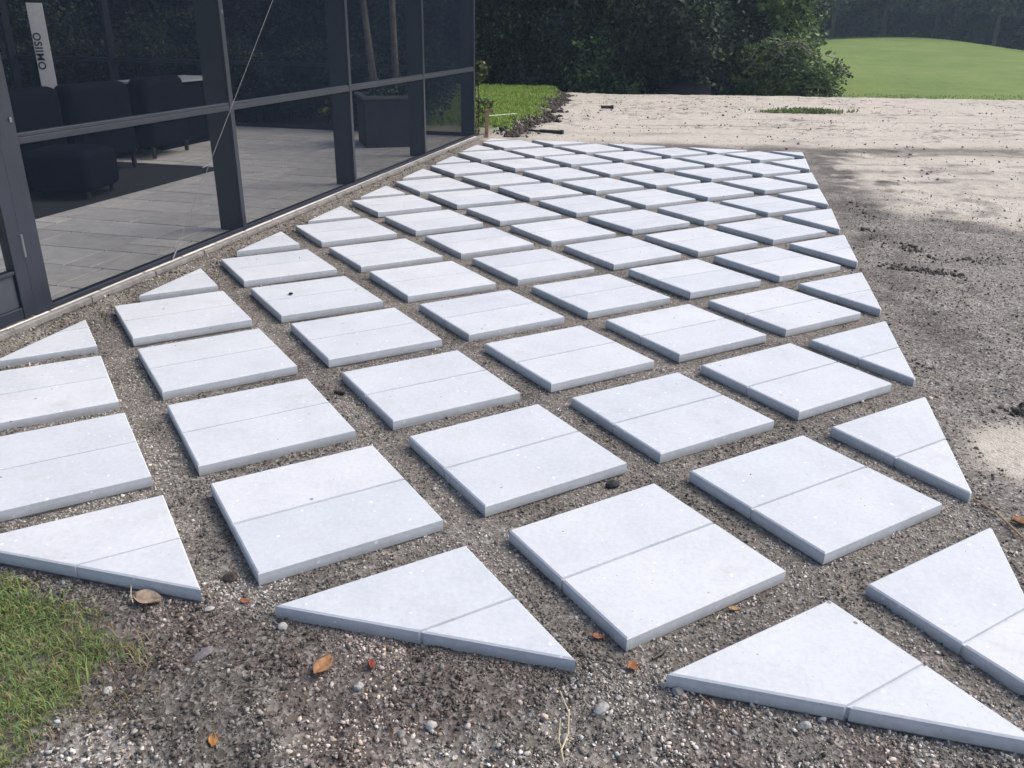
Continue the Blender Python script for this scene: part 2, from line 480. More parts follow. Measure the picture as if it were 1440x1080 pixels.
# a small bare patch of pale sand on the gravel at the right
pt = sstep(0.30, 0.16, np.hypot((X - 1.47) / 1.15, (Y - 1.12) / 1.35) + nz * 0.3)
sand = np.maximum(sand, pt)
brown = sstep(1.28, 1.08, X + nz * 0.25) * sstep(-0.62, -0.45, Y + nz * 0.2) * sstep(10.4, 10.0, Y) * (0.75 + nz)
brown = np.clip(brown + 0.5 * sstep(0.05, 0.2, fbm(X * 1.9, Y * 1.9, 79, 3) - 0.5) * sstep(-0.5, -0.7, Y), 0, 1)
# dark tyre tracks and damp soil
bands = sum(np.exp(-((w - c + (fbm(e * 0.5, e * 0, 80 + i, 2) - 0.5) * 0.7) / s) ** 2) * a for i, (c, s, a) in enumerate(
    [(10.3, 0.35, 0.85), (9.6, 0.14, 0.55), (9.0, 0.07, 0.4), (8.35, 0.16, 0.55), (11.9, 0.08, 0.35), (12.95, 0.09, 0.6), (12.5, 0.05, 0.35), (14.2, 0.06, 0.3), (15.5, 0.12, 0.3), (7.6, 0.14, 0.4), (6.9, 0.08, 0.35)]))
dark = bands * sstep(0.9, 1.6, X + sstep(9.7, 10.2, w) * 3) * sstep(0.28, 0.62, fbm(X * 3, Y * 3, 91, 4) + 0.12)
dark = dark + sstep(0.12, 0.3, fbm(X * 2.7, Y * 2.7, 93, 5) - 0.47) * 0.7 * sstep(1.0, 1.3, X) * sstep(3.6, 2.0, X) * sstep(12, 9.5, Y)
frz = sstep(-0.45, -0.7, Y) * sstep(-2.5, -2.2, Y + 0.5)
dark = dark + frz * 0.9 * sstep(0.56, 0.42, fbm(X * 4.5, Y * 4.5, 501, 4))
dark = dark + 0.55 * sstep(0.54, 0.66, fbm(X * 3.3, Y * 3.3, 505, 5)) * sstep(-0.6, -0.4, Y) * sstep(1.1, 1.0, X) * sstep(10, 9, Y)
red = frz * sstep(0.50, 0.62, fbm(X * 3.1, Y * 3.1, 502, 3))
edge_d = np.exp(-((X - 1.33 - nz * 0.3) / 0.22) ** 2) * sstep(0.5, 3, Y) * sstep(11, 10, Y)
dark = dark + 0.85 * edge_d * sstep(0.32, 0.55, fbm(X * 6, Y * 6, 95, 3))
dark = dark + 0.7 * sstep(0.52, 0.62, fbm(X * 5.5, Y * 8, 97, 5)) * sstep(0.35, 0.6, fbm(X * 13, Y * 13, 99, 2)) * sstep(11, 12.5, Y) * sstep(0.42, 0.6, fbm(X * 0.7, Y * 0.7, 98, 3))
bx = bank_x(Y) + (fbm(Y * 2.5, Y * 0 + 3, 41, 3) - 0.5) * 0.5
lawn_edge = np.exp(-((X - bx - 0.10) / 0.18) ** 2) * sstep(10.2, 10.8, Y) * sstep(21, 19, Y)
dark = np.clip(dark + 0.95 * lawn_edge, 0, 1)
lawn = sstep(0.02, -0.10, X - bx + nz * 0.3) * sstep(10.3, 10.9, Y)
b = Y - crest_y(X)
green = np.maximum(lawn, sstep(0.9, 1.4, b))
green = np.maximum(green, sstep(9, 16, np.abs(X - 2)) * sstep(-3, -12, X))
dark = dark * (1 - sstep(0.5, 1.0, b))
nxg, nyg = len(gx), len(gy)
idx = np.arange(nxg * nyg).reshape(nyg, nxg)
F = np.stack([idx[:-1, :-1], idx[:-1, 1:], idx[1:, 1:], idx[1:, :-1]], -1).reshape(-1, 4)
me = np_mesh('ground', np.stack([X.ravel(), Y.ravel(), Z.ravel()], 1), F, M_GND, True,
             dict(sand=sand.ravel(), brown=brown.ravel(), dark=dark.ravel(), green=green.ravel(), red=red.ravel()))
tag(link('ground', me), 'gravel, brown soil and pale sand ground running back to a green field', kind='structure')

# ------------------------------------------------------------------ patio floor inside the screen
FX0, FX1, FY0, FY1 = -11.2, XW + 0.02, -2.5, 9.95
floor = MB().box(FX0, FX1, FY0, FY1, -0.14, -0.014).build('patio_floor', M_BED)
tag(floor, 'pale grey paver floor of the screened patio', kind='structure')
tile_cache = {}
def tile(x0, x1, y0, y1):
    key = (round(x1 - x0, 3), round(y1 - y0, 3))
    if key not in tile_cache:
        g = 0.007; a, b_ = key
        tile_cache[key] = MB().prism([(g, g), (a - g, g), (a - g, b_ - g), (g, b_ - g)], -0.013, 0, 0.004).mesh('paver', M_TILE)
    o = link('paver', tile_cache[key], floor, (x0, y0, rnd.uniform(-0.0012, 0.0012)))
    return o
ntile = 0
rows = []
yy = 1.055
row = 0
tiles = []
while yy < FY1 - 0.1:
    hgt = min(0.415, FY1 - yy)
    xx = FX1 - rnd.choice([0.0, 0.21, 0.32, 0.415])
    if xx < FX1 - 0.05: tiles.append((xx, FX1, yy, yy + hgt))
    while xx > FX0 + 0.05:
        wd = rnd.choice([0.62, 0.62, 0.415, 0.62, 0.21])
        x1 = xx; x0 = max(FX0, xx - wd)
        if wd == 0.415 and rnd.random() < 0.4:
            tiles.append((x0, x1, yy, yy + hgt / 2)); tiles.append((x0, x1, yy + hgt / 2, yy + hgt))
        else: tiles.append((x0, x1, yy, yy + hgt))
        xx = x0
    yy += hgt; row += 1
tiles.sort(key=lambda t: math.hypot(t[0] - 0.1, t[2] + 2.2))
for t in tiles[:300]: tile(*t)
mb = MB()
for (x0, x1, y0, y1) in tiles[300:]:
    g = 0.004; mb.prism([(x0 + g, y0 + g), (x1 - g, y0 + g), (x1 - g, y1 - g), (x0 + g, y1 - g)], -0.013, 0, 0.004)
mb.box(FX0, FX1, FY0, 1.05, -0.013, 0)
tag(mb.build('paver', M_TILE, floor), kind='stuff')

# kerb of pale stones along the foot of the wall
kerb = empty('kerb', (XW, 0, 0))
tag(kerb, 'narrow pale concrete kerb running along the foot of the screen wall', 'kerb')
yy = -0.6
while yy < 10.2:
    L = rnd.uniform(0.5, 0.64)
    kx0, kx1 = 0.022 + rnd.uniform(-0.002, 0.002), 0.070 + rnd.uniform(-0.005, 0.005)
    mbk = MB().prism([(kx0, yy + 0.003), (kx1, yy + 0.003), (kx1 + rnd.uniform(-0.004, 0.004), yy + L - 0.003), (kx0, yy + L - 0.003)], -0.09, 0.004 + rnd.uniform(-0.004, 0.004), 0.008)
    mbk.build('kerb_stone', M_KERB, kerb)
    yy += L

# ------------------------------------------------------------------ screen enclosure
enc = empty('screen_enclosure', (XW, 5.7, 0))
tag(enc, 'tall charcoal framed insect screen wall enclosing the dark patio', 'screen enclosure')
EO = Vector((XW, 5.7, 0))
def eb(name, mat, *boxes, parent=enc, bev=0.003):
    mb = MB()
    for (x0, x1, y0, y1, z0, z1) in boxes:
        mb.box(x0 - EO.x, x1 - EO.x, y0 - EO.y, y1 - EO.y, z0, z1)
    o = mb.build(name, mat, parent)
    if bev: bevel(o, bev)
    return o
TOP = 2.75; DEP = 0.20
posts = [1.47, 3.56, 5.68, 7.79, 9.92]
for py in posts:
    if py == posts[0]:
        eb('post', M_FRAME, (XW - 0.10, XW, py - 0.035, py + 0.035, 0, TOP))
    else:
        eb('post', M_FRAME, (XW - DEP, XW, py - 0.026, py + 0.026, 0, TOP))
RZ = 0.915
for a, b_ in zip(posts[:-1], posts[1:]):
    y0, y1 = a + 0.027, b_ - 0.027
    if a == posts[0]: y0 = a + 0.036
    eb('chair_rail', M_FRAME, (XW - 0.05, XW - 0.002, y0, y1, RZ - 0.022, RZ + 0.012), (XW - 0.046, XW - 0.006, y0, y1, RZ + 0.0125, RZ + 0.034))
    eb('bottom_rail', M_FRAME, (XW - 0.05, XW - 0.002, y0, y1, 0.001, 0.030))
    for z0, z1 in ((0.0305, RZ - 0.0225), (RZ + 0.0345, TOP - 0.1005)):
        V = [(XW - 0.012 - EO.x, y0 - EO.y, z0), (XW - 0.012 - EO.x, y1 - EO.y, z0), (XW - 0.012 - EO.x, y1 - EO.y, z1), (XW - 0.012 - EO.x, y0 - EO.y, z1)]
        MB().add(V, [(0, 1, 2, 3)]).build('screen_panel', M_SCREEN, enc)
eb('top_beam', M_FRAME, (XW - 0.10, XW - 0.001, 1.51, 9.89, TOP - 0.10, TOP))
# end wall and back wall, roof beams
ex = [-5.45, -7.4, -9.3, -11.15]
prev = XW - DEP - 0.001
for x in ex:
    eb('post', M_FRAME, (x - 0.026, x + 0.026, 9.78, 9.93, 0, TOP))
    eb('chair_rail', M_FRAME, (x + 0.027, prev, 9.88, 9.928, RZ - 0.022, RZ + 0.028))
    eb('bottom_rail', M_FRAME, (x + 0.027, prev, 9.88, 9.928, 0.001, 0.05))
    eb('top_beam', M_FRAME, (x + 0.027, prev, 9.83, 9.928, TOP - 0.1, TOP))
    V = [(x + 0.027 - EO.x, 9.915 - EO.y, 0.05), (prev - EO.x, 9.915 - EO.y, 0.05), (prev - EO.x, 9.915 - EO.y, TOP - 0.1), (x + 0.027 - EO.x, 9.915 - EO.y, TOP - 0.1)]
    MB().add(V, [(0, 1, 2, 3)]).build('screen_panel', M_SCREEN, enc)
    prev = x - 0.027
bp = [-2.0, 0.5, 2.9, 5.2, 7.5, 9.75]
for a, b_ in zip(bp[:-1], bp[1:]):
    eb('post', M_FRAME, (-11.2, -11.05, a - 0.026, a + 0.026, 0, TOP))
    eb('chair_rail', M_FRAME, (-11.17, -11.12, a + 0.027, b_ - 0.027, RZ - 0.022, RZ + 0.028))
    eb('bottom_rail', M_FRAME, (-11.17, -11.12, a + 0.027, b_ - 0.027, 0.001, 0.05))
    V = [(-11.15 - EO.x, a + 0.027 - EO.y, 0.05), (-11.15 - EO.x, b_ - 0.027 - EO.y, 0.05), (-11.15 - EO.x, b_ - 0.027 - EO.y, TOP), (-11.15 - EO.x, a + 0.027 - EO.y, TOP)]
    MB().add(V, [(0, 1, 2, 3)]).build('screen_panel', M_SCREEN, enc)
for py in posts[1:] + [1.47]:
    eb('roof_beam', M_FRAME, (-11.2, XW - 0.101, py - 0.03, py + 0.03, TOP + 0.001, TOP + 0.13))
rp = sorted(posts + [-2.3])
for a, b_ in zip(rp[:-1], rp[1:]):
    V = [(-11.2 - EO.x, a + 0.031 - EO.y, TOP + 0.06), (XW - 0.03 - EO.x, a + 0.031 - EO.y, TOP + 0.06), (XW - 0.03 - EO.x, b_ - 0.031 - EO.y, TOP + 0.06), (-11.2 - EO.x, b_ - 0.031 - EO.y, TOP + 0.06)]
    MB().add(V, [(0, 1, 2, 3)]).build('roof_screen_panel', M_SCREEN, enc)
# bracing cable with its turnbuckle
def epts(*P): return [tuple(Vector(q) - EO) for q in P]
cab = MB().tube(epts((XW + 0.012, 2.63, 0.04), (XW + 0.012, 3.16, 0.555), (XW + 0.012, 4.33, 1.69), (XW + 0.012, 5.40, 2.70)), 0.0020, 6).build('brace_cable', M_STEEL, enc)
MB().tube(epts((XW + 0.012, 2.60, 0.012), (XW + 0.012, 2.665, 0.074)), 0.006, 8).build('turnbuckle', M_STEEL, cab)
MB().tube(epts((XW + 0.002, 3.09, 0.545), (XW + 0.016, 3.17, 0.56)), [0.003, 0.007], 8).build('cable_clip', M_STEEL, cab)
for (py, z) in ((3.56, 1.56), (1.475, 1.02)):
    eb('bracket', M_STEEL, (XW + 0.0005, XW + 0.006, py - 0.008, py + 0.008, z - 0.012, z + 0.012), bev=0)
# door at the near end of the wall
door = empty('door', (0, 0, 0)); door.parent = enc
tag(door, 'screen door with a grey kick plate')
def db(name, mat, *boxes, bev=0.003): return eb(name, mat, *boxes, parent=door, bev=bev)
db('door_jamb', M_FRAME, (XW - 0.06, XW + 0.004, 1.375, 1.434, 0.001, 2.2))
db('stile', M_FRAME, (XW - 0.045, XW + 0.012, 1.285, 1.368, 0.012, 2.12))
db('stile', M_FRAME, (XW - 0.045, XW + 0.012, 0.46, 0.54, 0.012, 2.12))
db('bottom_rail', M_FRAME, (XW - 0.04, XW + 0.008, 0.541, 1.284, 0.012, 0.075))
db('kick_plate', M_KICK, (XW - 0.02, XW - 0.006, 0.541, 1.284, 0.0755, 0.255))
db('middle_rail', M_FRAME, (XW - 0.04, XW + 0.008, 0.541, 1.284, 0.2555, 0.275))
db('middle_rail', M_FRAME, (XW - 0.04, XW + 0.008, 0.541, 1.284, RZ - 0.03, RZ + 0.03))
db('top_rail', M_FRAME, (XW - 0.04, XW + 0.008, 0.541, 1.284, 2.05, 2.12))
for z0, z1 in ((0.2755, RZ - 0.0305), (RZ + 0.0305, 2.0495)):
    V = epts((XW - 0.012, 0.541, z0), (XW - 0.012, 1.284, z0), (XW - 0.012, 1.284, z1), (XW - 0.012, 0.541, z1))
    MB().add(V, [(0, 1, 2, 3)]).build('door_screen', M_SCREEN, door)
MB().tube(epts((XW + 0.012, 1.372, 0.33), (XW + 0.012, 1.372, 0.45)), 0.009, 8).build('hinge', M_STEEL, door)
MB().tube(epts((XW + 0.012, 1.372, 1.60), (XW + 0.012, 1.372, 1.72)), 0.009, 8).build('hinge', M_STEEL, door)
eb('post', M_FRAME, (XW - 0.10, XW, 0.37, 0.44, 0, TOP))
eb('door_header', M_FRAME, (XW - 0.08, XW - 0.002, 0.441, 1.434, 2.21, TOP))

# ------------------------------------------------------------------ furniture behind the screen
def soft(o, w=0.06, seg=4):
    bevel(o, w, seg)
    o.data.polygons.foreach_set('use_smooth', [True] * len(o.data.polygons)); return o
rug = MB().box(-9.3, -5.245, 2.6, 6.15, 0.002, 0.014).build('rug', M_RUG)
tag(rug, 'large dark rug on the patio floor under the armchairs', 'rug')
chairs = [(-6.05, 4.42, 'dark covered armchair nearest the screen door'),
          (-6.15, 5.5, 'dark covered armchair in front of the tall white board'),
          (-6.35, 6.85, 'dark covered armchair farthest along the rug, beside the pale topped cabinet')]
for i, (cx, cy, lab) in enumerate(chairs):
    t = empty('armchair', (cx, cy, 0.014), R([4, -3, 5][i])); tag(t, lab, 'armchair', 'dark armchairs on the rug')
    s = 1.0
    soft(MB().box(-0.78, -0.18, -0.30, 0.30, 0.16, 0.44).build('seat', M_NAVY, t), 0.06)
    soft(MB().box(-0.20, 0.06, -0.43, 0.43, 0.12, 0.90 - 0.01 * i).build('backrest', M_NAVY, t), 0.09)
    for sgn in (-1, 1):
        soft(MB().box(-0.80, -0.17, sgn * 0.37 - 0.075, sgn * 0.37 + 0.075, 0.10, 0.62).build('armrest', M_NAVY, t), 0.06)
        for lx in (-0.74, 0.0):
            MB().tube([(lx, sgn * 0.37, 0.0), (lx, sgn * 0.37, 0.125)], 0.025, 8).build('leg', M_BLACK, t)
t = empty('ottoman', (-5.62, 4.35, 0.014), R(12)); tag(t, 'low dark upholstered ottoman in front of the armchairs', 'ottoman')
soft(MB().box(-0.3, 0.3, -0.3, 0.3, 0.06, 0.42).build('cushion', M_NAVY, t), 0.08)
for sx_ in (-1, 1):
    for sy_ in (-1, 1): MB().tube([(sx_ * 0.22, sy_ * 0.22, 0), (sx_ * 0.22, sy_ * 0.22, 0.07)], 0.022, 8).build('leg', M_BLACK, t)
t = empty('cabinet', (-6.95, 8.0, 0.0)); tag(t, 'low dark cabinet with a pale top edge beside the armchairs', 'cabinet')
bevel(MB().box(-0.32, 0.32, -0.85, 0.66, 0.775, 0.80).build('cabinet_top', M_TABLE, t))
bevel(MB().box(-0.29, 0.27, -0.82, 0.63, 0.0, 0.774).build('body', M_NAVY, t))
for q in range(3):
    bevel(MB().box(0.2705, 0.285, -0.81 + q * 0.48, -0.345 + q * 0.48, 0.06, 0.75).build('cabinet_door', M_NAVY, t))
# narrow white board with dark vertical lettering
t = empty('sign_board', (-6.95, 5.77, 0.0), R(41)); tag(t, 'tall narrow white board with dark vertical lettering behind the armchair', 'sign')
bevel(MB().box(-0.075, 0.075, -0.02, 0.02, 0.03, 1.64).build('board', M_WHITE, t))
MB().box(-0.13, 0.13, -0.13, 0.13, 0.0, 0.03).build('foot', M_BLACK, t)
cu = bpy.data.curves.new('lettering', 'FONT'); cu.body = 'OSIIMO'; cu.size = 0.10; cu.offset = 0.002; cu.extrude = 0.001; cu.space_character = 1.1
to = bpy.data.objects.new('lettering', cu); sc.collection.objects.link(to)
dg = bpy.context.evaluated_depsgraph_get()
lm = bpy.data.meshes.new_from_object(to.evaluated_get(dg)); bpy.data.objects.remove(to)
lm.materials.clear(); lm.materials.append(M_INK)
lt = link('lettering', lm, t)
lt.rotation_euler = (R(90), R(90), 0); lt.location = (-0.065, -0.0215, 1.36)
# planter with palm
pl = empty('planter', (-4.30, 8.72, 0.0), R(31)); tag(pl, 'large dark square planter holding a palm and white flowers', 'planter')
bevel(MB().box(-0.36, 0.36, -0.36, 0.36, 0.0, 0.60).build('box', M_PLANT, pl), 0.008)
rm = MB()
for (a, b_, c, d) in ((-0.385, 0.385, -0.385, -0.32), (-0.385, 0.385, 0.32, 0.385), (-0.385, -0.32, -0.319, 0.319), (0.32, 0.385, -0.319, 0.319)):
    rm.box(a, b_, c, d, 0.601, 0.64)
rm.build('rim', M_RIM, pl)
MB().box(-0.319, 0.319, -0.319, 0.319, 0.602, 0.612).build('potting_soil', M_BED, pl)
palm = empty('palm', (-4.30, 8.72, 0.612)); tag(palm, 'palm with two bare grey trunks growing in the dark planter', 'palm')
for (x0, y0, x1, y1) in ((-0.12, -0.10, -0.24, -0.16), (0.10, 0.08, 0.09, 0.06)):
    MB().tube([(x0, y0, 0.0), ((x0 + x1) / 2, (y0 + y1) / 2, 0.7), (x1, y1, 1.5)], [0.055, 0.042, 0.038], 10).build('trunk', M_PALEBARK, palm, smooth=True)
    V = []; Fq = []; T = []
    for k_ in range(11):
        az = k_ * 2.4; L = rnd.uniform(0.45, 0.65)
        for j in range(9):
            s0 = j / 9
            px_ = x1 + math.cos(az) * L * s0; py_ = y1 + math.sin(az) * L * s0; pz_ = 1.5 + 0.35 * s0 - 0.55 * s0 * s0
            for sg in (-1, 1):
                dx, dy = -math.sin(az) * sg, math.cos(az) * sg
                b0 = len(V); ll = 0.2 * (1 - 0.6 * abs(s0 - 0.4))
                V += [(px_, py_, pz_), (px_ + math.cos(az) * 0.03, py_ + math.sin(az) * 0.03, pz_), (px_ + dx * ll + math.cos(az) * ll * 0.6, py_ + dy * ll + math.sin(az) * ll * 0.6, pz_ - 0.08)]
                Fq.append((b0, b0 + 1, b0 + 2)); g = rnd.uniform(0.6, 1.2); T += [(0.04 * g, 0.07 * g, 0.025 * g)] * 3
    link('fronds', np_mesh('fronds', V, Fq, M_LEAF, attrs=dict(tone=np.array(T))), palm)
fl = MB()
for k_ in range(26):
    a = rnd.uniform(0, 6.28); r_ = rnd.uniform(0.1, 0.36); z_ = rnd.uniform(0.62, 0.84)
    cx, cy = r_ * math.cos(a), r_ * math.sin(a); s = rnd.uniform(0.012, 0.028)
    fl.add([(cx, cy, z_ + s), (cx + s, cy, z_), (cx, cy + s, z_), (cx - s, cy, z_), (cx, cy - s, z_)], [(0, 1, 2), (0, 2, 3), (0, 3, 4), (0, 4, 1)])

# ------------------------------------------------------------------ paving slabs
HS = 0.305
DIR_U = (1 / math.sqrt(2), 1 / math.sqrt(2)); DIR_V = (-1 / math.sqrt(2), 1 / math.sqrt(2))
ORD = ['zeroth', 'first', 'second', 'third', 'fourth', 'fifth', 'sixth', 'seventh', 'eighth', 'ninth', 'tenth', 'eleventh', 'twelfth',
       'thirteenth', 'fourteenth', 'fifteenth', 'sixteenth', 'seventeenth', 'eighteenth']
SC = np.array([m.translation.x, m.translation.y, m.translation.z])
Rm = np.array([right, down, fwd])
def project(P):
    c = (np.atleast_2d(P) - SC) @ Rm.T
    return 720 + 1184.655 * c[:, 0] / c[:, 2], 540 + 1184.655 * c[:, 1] / c[:, 2]
def local_rect(v0, v1):
    """rectangle u in +-HS, v in v0..v1 in slab axes -> world xy offsets"""
    P = [(-HS, v0), (HS, v0), (HS, v1), (-HS, v1)]
    return [(a * DIR_U[0] + b_ * DIR_V[0], a * DIR_U[1] + b_ * DIR_V[1]) for a, b_ in P]
GAP = 0.0030
full_meshes = {}
SPECIAL = {(0, 0): 'largest looking whole white slab, front centre between two triangles with a wide groove',
           (1, -1): 'white triangular slab nearest the camera on the right gravel edge, partly out of frame',
           (0, 4): 'white square slab carrying a small dark speck near the screen wall'}
slab_tops = []
cnt = dict(left=0, right=0, near=0, far=0)
pieces = []
for s in range(-1, 19):
    for d in range(-6, 3):
        if (s + d) % 2: continue
        pieces.append((s, d))
jit = random.Random(23)
for s, d in pieces:
    cx, cy = d * K, s * K
    i, j = (s + d) // 2, (s - d) // 2
    edges = []
    if s == -1: edges.append((0, -1, K * 1.0 + cy - 0.004))          # y >= -K
    if s == 18: edges.append((0, 1, 17.93 * K - cy))
    if d == 2: edges.append((1, 0, 2.015 * K - cx))
    if d == -6: edges.append((-1, 0, 5.80 * K + cx))
    halves = []
    GAP = 0.0048 if (d >= -2 and s <= 5) else 0.0028
    wide = GAP > 0.004
    for v0, v1 in ((-HS, -GAP), (GAP, HS)):
        pl_ = local_rect(v0, v1)
        for e_ in edges: pl_ = clip(pl_, *e_) if len(pl_) else pl_
        if len(pl_) >= 3:
            # drop near duplicate corners and tiny slivers
            q = [p_ for k_, p_ in enumerate(pl_) if math.hypot(p_[0] - pl_[k_ - 1][0], p_[1] - pl_[k_ - 1][1]) > 0.004]
            ar = 0.5 * abs(sum(q[k_ - 1][0] * q[k_][1] - q[k_][0] * q[k_ - 1][1] for k_ in range(len(q)))) if len(q) > 2 else 0
            if ar > 0.0015: halves.append(q)
    if not halves: continue
    corners = np.array([(cx + a, cy + b_, 0) for h_ in halves for a, b_ in h_])
    ux, uy = project(corners)
    if ux.max() < 2 or ux.min() > 1438 or uy.min() > 1078: continue
    # label
    kind = ('full' if not edges else 'left' if d == -6 else 'right' if d == 2 else 'near' if s == -1 else 'far')
    if kind == 'full':
        pos_n = (d + 4) // 2 + 1 if s % 2 == 0 else (d + 5) // 2 + 1
        nrow = 3 if s % 2 == 0 else 4
        where = {1: 'nearest the screen wall', nrow: 'nearest the right gravel edge'}.get(pos_n, 'second from the screen wall' if pos_n == 2 else 'third from the screen wall')
        lab = 'white square slab, %s cross row from the front, %s' % (ORD[s + 1], where)
        cat, grp = 'paving slab', 'square paving slabs laid in a diamond grid'
        nm = 'paving_slab'
    else:
        cnt[kind] += 1
        n_ = cnt[kind]
        lab = {'left': 'small white triangular slab beside the kerb, %s from the front' % ORD[n_],
               'right': 'white triangular slab along the right gravel edge, %s from the front' % ORD[n_],
               'near': 'white triangular slab on the near edge, %s from the left' % ORD[n_],
               'far': 'thin white cut slab along the far sand edge, %s from the left' % ORD[n_]}[kind]
        if s == 18 and d == -6: lab = 'tiny white corner slab at the far end of the kerb'
        if s == 18 and d == 2: lab = 'tiny white corner slab at the far right of the paving'
        cat, grp = 'paving slab', 'triangular cut slabs along the paving edges'
        nm = 'cut_paving_slab'
    lab = SPECIAL.get((i, j), lab)
    o = empty(nm, (cx + jit.uniform(-0.004, 0.004), cy + jit.uniform(-0.004, 0.004), jit.uniform(-0.007, 0.004)), R(jit.uniform(-0.8, 0.8)))
    o.rotation_euler.x = R(jit.uniform(-0.5, 0.5)); o.rotation_euler.y = R(jit.uniform(-0.5, 0.5))
    tag(o, lab, cat, grp)
    if len(halves) == 2:
        # shallow bed closing the groove between the halves
        gq = local_rect(-GAP - 0.004, GAP + 0.004)
        gq = [(a * 0.985, b_ * 0.985) for a, b_ in gq]
        for e_ in edges: gq = clip(gq, e_[0], e_[1], e_[2] - 0.006) if len(gq) else gq
        gq = [p_ for k_, p_ in enumerate(gq) if math.hypot(p_[0] - gq[k_ - 1][0], p_[1] - gq[k_ - 1][1]) > 0.002]
        if len(gq) >= 3:
            if kind == 'full':
                if ('bed', wide) not in full_meshes: full_meshes['bed', wide] = MB().prism(gq, -0.042, -0.0075).mesh('groove_bed', M_CON)
                link('groove_bed', full_meshes['bed', wide], o)
            else: MB().prism(gq, -0.042, -0.0075).build('groove_bed', M_CON, o)
    for hn, q in enumerate(halves):
        chs = []
        for k_ in range(len(q)):
            a_, c_ = q[k_], q[(k_ + 1) % len(q)]
            va = abs(a_[0] * DIR_V[0] + a_[1] * DIR_V[1]); vc = abs(c_[0] * DIR_V[0] + c_[1] * DIR_V[1])
            chs.append(0.0012 if max(va, vc) < GAP + 0.001 else 0.005)
        if kind == 'full':
            if (hn, wide) not in full_meshes: full_meshes[hn, wide] = MB().slab(q, chs).mesh('slab_half', M_CON)
            me = full_meshes[hn, wide]
        else:
            me = MB().slab(q, chs).mesh('slab_half', M_CON)
        link('slab_half', me, o)

def in_slab(x, y, grow=0.0):
    """True where a point lies under a slab"""
    s_ = np.round((x + y) / (2 * K)); 
    u = (x + y) / math.sqrt(2) / PIT; v = (y - x) / math.sqrt(2) / PIT
    fu = np.abs(u - np.round(u)) * PIT; fv = np.abs(v - np.round(v)) * PIT
    ss = np.round(u) + np.round(v); dd = np.round(u) - np.round(v)
    ok = (fu < HS + grow) & (fv < HS + grow) & (ss >= -1) & (ss <= 18) & (dd >= -6) & (dd <= 2)
    return ok & (y > -K - grow) & (x < 2.015 * K + grow) & (x > -5.8 * K - grow) & (y < 17.93 * K + grow)

# ------------------------------------------------------------------ gravel
t_ = (1 + 5 ** 0.5) / 2
ICO = np.array([(-1, t_, 0), (1, t_, 0), (-1, -t_, 0), (1, -t_, 0), (0, -1, t_), (0, 1, t_), (0, -1, -t_), (0, 1, -t_), (t_, 0, -1), (t_, 0, 1), (-t_, 0, -1), (-t_, 0, 1)]) / math.hypot(1, t_)
ICOF = np.array([(0, 11, 5), (0, 5, 1), (0, 1, 7), (0, 7, 10), (0, 10, 11), (1, 5, 9), (5, 11, 4), (11, 10, 2), (10, 7, 6), (7, 1, 8), (3, 9, 4), (3, 4, 2), (3, 2, 6), (3, 6, 8), (3, 8, 9), (4, 9, 5), (2, 4, 11), (6, 2, 10), (8, 6, 7), (9, 8, 1)])
OCT = np.array([(1, 0, 0), (-1, 0, 0), (0, 1, 0), (0, -1, 0), (0, 0, 1), (0, 0, -1)], float)
OCTF = np.array([(0, 2, 4), (2, 1, 4), (1, 3, 4), (3, 0, 4), (2, 0, 5), (1, 2, 5), (3, 1, 5), (0, 3, 5)])
def scatter(P, size, B, BF, cols, seed, flat=0.6):
    g = np.random.default_rng(seed); n = len(P)
    q = g.normal(size=(n, 4)); q /= np.linalg.norm(q, axis=1)[:, None]
    # mostly yaw, some tumble
    q[:, 1:3] *= 0.45; q /= np.linalg.norm(q, axis=1)[:, None]
    w_, x_, y_, z_ = q.T
    Rt = np.stack([1 - 2 * (y_ * y_ + z_ * z_), 2 * (x_ * y_ - z_ * w_), 2 * (x_ * z_ + y_ * w_), 2 * (x_ * y_ + z_ * w_), 1 - 2 * (x_ * x_ + z_ * z_), 2 * (y_ * z_ - x_ * w_), 2 * (x_ * z_ - y_ * w_), 2 * (y_ * z_ + x_ * w_), 1 - 2 * (x_ * x_ + y_ * y_)], 1).reshape(n, 3, 3)
    S = np.stack([size * g.uniform(0.8, 1.35, n), size * g.uniform(0.6, 1.0, n), size * g.uniform(flat * 0.7, flat * 1.2, n)], 1)
    V = B[None] * (1 + g.uniform(-0.42, 0.26, (n, len(B), 1))) * S[:, None, :]
    V = np.einsum('nij,nkj->nki', Rt, V) + P[:, None, :]
    Fx = BF[None] + (np.arange(n) * len(B))[:, None, None]
    tone = np.repeat(cols, len(B), 0)
    return V.reshape(-1, 3), Fx.reshape(-1, 3), tone
def stone_cols(n, g, warm=0.0, lo=0.05, hi=0.34, pw=1.7):
    v = lo + (hi - lo) * g.random(n) ** pw
    c = np.stack([v, v * 0.965, v * 0.92], 1)
    k_ = g.random(n)
    c[k_ < 0.10] *= (1.08, 0.97, 0.90); c[k_ > 0.93] *= (0.9, 1.0, 1.12)
    c *= np.array([1 + 0.12 * warm, 1.0, 1 - 0.2 * warm])
    return c
